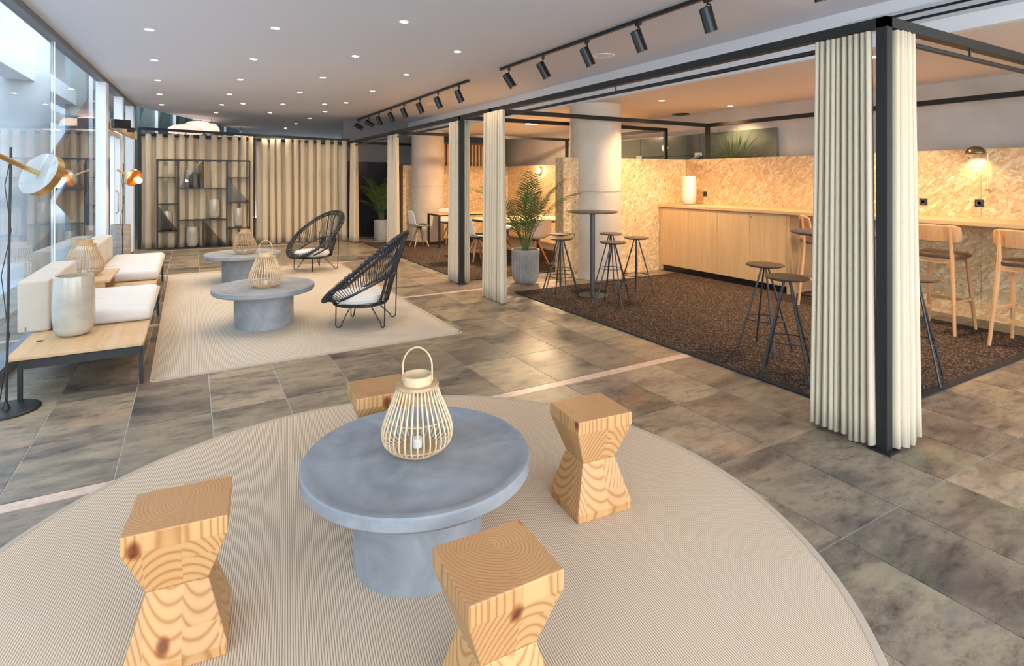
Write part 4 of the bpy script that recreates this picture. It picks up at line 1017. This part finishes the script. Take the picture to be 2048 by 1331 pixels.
MB().add(v, [tuple(range(n))[::-1]] + [(l*n+i, l*n+(i+1) % n, (l+1)*n+(i+1) % n, (l+1)*n+i) for l in range(len(rings)-1) for i in range(n)]).build('fluted_pot', planter_m, t, sharp=60)
MB().lathe([(.184, .46), (0, .47)], 24).build('soil', soil, t)
palm(t, 15, 1.20, 4, 1.0, .46, 19, .24, .6)
pc = (4.15, 13.75)
t = thing('potted_palm', 'palm in a tall grey pot by the dark panels, partly behind a curtain', 'plant', (pc[0], pc[1], 0), 0, 'potted palms')
MB().lathe([(0, 0), (.16, 0), (.19, .08), (.20, .5), (.18, .5), (.18, .46), (0, .46)], 40).build('pot', concrete('grey_pot', (.30, .31, .32), (.44, .45, .46), 5), t)
palm(t, 16, 1.2, 9, .95, .46, 22, .30, .8)
yp, zp = wall_pt(1465, 318, 7.72)
t = thing('fan_palm', 'dark spiky palm leaves rising behind the strand board wall', 'plant', (7.72, yp, 1.25)); 
MB().lathe([(0, -1.25), (.09, -1.25), (.09, -.2), (0, -.2)], 16).build('pot', planter_m, t)
rnd = random.Random(3)
for k in range(13):
    a = -1.25 + 2.5 * k / 12; L = .62 + .12 * rnd.random()
    d0 = Vector((-.02, -math.sin(a), math.cos(a))); s0 = Vector((0, .45, .35)) ; st_ = Vector((0, .0, .52)); w_ = Vector((0, math.cos(a), math.sin(a))) * .013
    fr = MB(); e = st_ + d0 * L; m1 = st_ + d0 * L * .5
    fr.add([st_ - w_ * .4, st_ + w_ * .4, m1 + w_, e, m1 - w_], [(0, 1, 2, 4), (4, 2, 3)]); fr.build('leaf_blade', leaf, t, smooth=False, solid=.002)
MB().tube([(0, 0, -.3), (0, 0, .52)], .012, 6).build('stem', stem_m, t)
for k in range(4):
    a = .6 + .28 * k; d0 = Vector((0, math.sin(a), math.cos(a) * .8)); st_ = Vector((0, .35, .42)); w_ = Vector((0, .016, .012)); L = .40
    MB().add([st_ - w_ * .4, st_ + w_ * .4, st_ + d0 * L * .5 + w_, st_ + d0 * L, st_ + d0 * L * .5 - w_], [(0, 1, 2, 4), (4, 2, 3)]).build('leaf_blade', leaf, t, smooth=False, solid=.002)

# ------------------------------------------------------------------ ceiling lights
def zline(px, py, z):
    Y = F_PX * (z - EYE) / (HY - py); return cam2room((px - CX) / F_PX * Y, Y)
rows_ = [('the nearest row', [(299,59),(551,56),(808,43)]), ('the second row', [(309,120),(507,118),(711,112),(915,103)]), ('the third row', [(315,160),(481,159),(646,155),(813,149)]),
         ('the fourth row', [(319,188),(459,188),(600,185),(745,182)]), ('the fifth row', [(323,209),(444,209),(486,207),(566,208),(649,208),(692,205)]), ('the sixth row', [(432,225),(540,225),(650,223)]), ('the last row', [(571,256),(592,247),(619,236)])]
ordn = ['first', 'second', 'third', 'fourth', 'fifth', 'sixth']
proto = [None]
def downlight(x, y, z, label, group, power, col=(1, .80, .58)):
    if proto[0] is None:
        t = thing('ceiling_downlight', label, 'ceiling light', (x, y, z), 0, group)
        MB().lathe([(.040, -.001), (.052, -.001), (.050, -.006), (.040, -.004)], 28, close=True).build('trim_ring', white_wall, t)
        MB().lathe([(0, -.002), (.040, -.003)], 28).build('lamp_disc', lamp_glow, t)
        proto[0] = t
    else: t = dup(proto[0], label, (x, y, z), 0, group)
    for ch in [c_ for c_ in t.children if c_.type == 'LIGHT']: bpy.data.objects.remove(ch)
    lamp('downlight_beam', 'SPOT', (0, 0, -.02), power, col, parent=t, spot_size=2.2, spot_blend=.8, shadow_soft_size=.045)
for rn, pts in rows_:
    for i, (px, py) in enumerate(pts):
        x, y = zline(px, py, 3.07); downlight(x, y, 3.07, 'lounge ceiling downlight, %s from the left in %s' % (ordn[i], rn), 'recessed downlights of the lounge ceiling', 34)
    KIDS.clear()
for (px, py), lb in (((1323, 201), 'booth ceiling downlight right of the concrete column'), ((1460, 212), 'booth ceiling downlight above the cabinet')):
    x, y = zline(px, py, 2.70); downlight(x, y, 2.70, lb, 'downlights of the booth ceiling', 180 if px < 1400 else 80, (1, .66, .36))
# two unseen downlights added behind the corner curtain to brighten the bar booth
for x, y, lb in ((5.6, 2.85, 'nearer added booth downlight, unseen behind the corner curtain'), (6.6, 3.66, 'further added booth downlight, unseen behind the corner curtain')): downlight(x, y, 2.70, lb, 'downlights of the booth ceiling', 140, (1, .66, .36))
x, y = zline(1067, 243, 2.70)
t = thing('square_ceiling_light', 'lit square fixture on the dining booth ceiling', 'ceiling light', (x, y, 2.70))
MB().box(-.14, .14, -.14, .14, -.04, 0).build('housing', white_wall, t, smooth=False); MB().box(-.12, .12, -.12, .12, -.046, -.04).build('diffuser', lamp_glow, t, smooth=False)
lamp('square_light', 'AREA', (0, 0, -.06), 170, (1, .68, .38), parent=t, size=.24)
for (px, py), lb in (((1362, 228), 'black oval vent on the booth ceiling, nearest to the frame corner'), ((1600, 213), 'black vent on the booth ceiling beside the corner curtain'), ((1318, 244), 'small dark vent on the booth ceiling behind the cross beam')):
    x, y = zline(px, py, 2.70); o = MB().lathe([(.16, 0), (.15, -.012), (.10, -.014), (.09, -.004), (0, -.004)], 32).build('ceiling_vent', black, loc=(x, y, 2.70)); tag(o, lb, 'vent')
for (px, py), lb in (((1207, 111), 'round white speaker grille in the ceiling between track spotlights'), ((866, 207), 'small round white speaker grille in the ceiling near the far track')):
    x, y = zline(px, py, 3.07); o = MB().lathe([(.14, 0), (.135, -.008), (.11, -.010), (.105, -.004), (0, -.004)], 36).build('ceiling_speaker', white_wall, loc=(x, y, 3.07)); tag(o, lb, 'speaker')
x, y = zline(602, 266, 3.07); o = MB().lathe([(.06, 0), (.06, -.03), (.03, -.05), (0, -.05)], 20).build('smoke_detector', white_metal, loc=(x, y, 3.07)); tag(o, 'small white smoke detector at the far end of the ceiling', 'detector')

# track spotlights
TX = 3.70
def track(label, y0, y1):
    t = MB().box(-.018, .018, 0, y1 - y0, -.035, 0).build('light_track', black, loc=(TX, y0, 3.07), smooth=False); return tag(t, label, 'light track', 'black ceiling light tracks')
track('black light track above the near booth', 2.2, 6.72); track('black light track further back along the ceiling', 7.74, 14.4)
def spot(y, tilt, turn, label):
    t = thing('track_spotlight', label, 'spotlight', (TX, y, 3.035), turn, 'black cylinder spotlights on tracks')
    MB().box(-.018, .018, -.04, .04, -.028, 0).build('adapter', black, t, smooth=False)
    MB().tube([(0, 0, -.028), (0, 0, -.05)], .010, 8).build('swivel', black, t)
    MB().tube([(0, -.052, -.16), (0, -.052, -.10), (0, -.03, -.055), (0, 0, -.048), (0, .03, -.055), (0, .052, -.10), (0, .052, -.16)], .005, 6).build('yoke', black, t)
    ax = Vector((math.sin(tilt), 0, -math.cos(tilt))); c = Vector((0, 0, -.165)); p0 = c - ax * .085; p1 = c + ax * .115
    MB().tube([p0 - ax * .008, p0, p1, p1 - ax * .001, p1 - ax * .02], [.040, .052, .052, .047, .045], 24).build('body', blackgloss, t)
    MB().tube([(0, -.058, -.16), (0, .058, -.16)], .009, 8).build('pivot_knob', black, t)
    return t
def track_y(px):      # where the track crosses a pixel column
    k = (px - CX) / F_PX; Y = TX / (k * math.cos(TH) + math.sin(TH)); return -k * Y * math.sin(TH) + Y * math.cos(TH)
for i, px in enumerate((1018, 1086, 1174, 1277, 1416, 1640)):
    spot(track_y(px), .55 - .06 * i, -.6 + .08 * i, 'black spotlight, %s from the left on the near track' % ordn[i])
on8 = ordn + ['seventh', 'eighth']
for i, px in enumerate((717, 738, 758, 782, 808, 840, 876, 918)):
    spot(track_y(px), (1.05 if i < 2 else .42), -.5 + .03 * i, 'black spotlight, %s from the left on the far track' % on8[i])

o = MB().box(5.2, 5.35, 15.0, 26, 0, 4.7).build('wall_blocker_side', mat('side_blocker', (.30, .36, .40), .7), smooth=False); tag(o, 'added side wall beyond the curtain that keeps sky light out', kind='structure')  # added to stop sky light leaking onto the far ceiling
o = MB().box(1.5, 5.3, 25.0, 25.15, 0, 4.7).build('wall_blocker_far', mat('far_blocker', (.30, .36, .40), .7), smooth=False); tag(o, 'added far wall beyond the curtain that keeps sky light out', kind='structure')  # added end piece, closes the same sky light leak
# pendants beyond the curtain
for (px, py, Y, r, h, lb) in ((372, 256, 13.6, .40, .22, 'largest glowing pink-white pendant above the curtain frame'), (397, 250, 14.6, .38, .26, 'domed glowing pendant behind the largest one'), (423, 255, 14.2, .19, .26, 'small glowing pendant at the right of the cluster'), (482, 270, 16.5, .20, .12, 'faint far pendant just above the curtain beam')):
    p = ray_pt(px, py, Y)
    t = thing('pendant_lamp', lb, 'pendant', (p.x, p.y, p.z), 0, 'glowing pendants beyond the curtain')
    MB().lathe([(r * .9, -h * .6), (r, -h * .3), (r * .92, .0), (r * .6, h * .3), (r * .2, h * .4), (0, h * .42)], 32).build('shade', lamp_soft, t)
    MB().lathe([(r * .2, h * .42), (r * .2, h * .46), (0, h * .46)], 16).build('cap', blackgloss, t)
    MB().tube([(0, 0, h * .46), (0, 0, 4.7 - p.z)], .006, 6).build('cord', black, t)
o = MB().box(-9, 5.2, 14.2, 30, 4.7, 4.8).build('ceiling', mat('high_soffit', (.5, .56, .6), .7), smooth=False); tag(o, 'high soffit over the zone beyond the curtain', kind='structure')
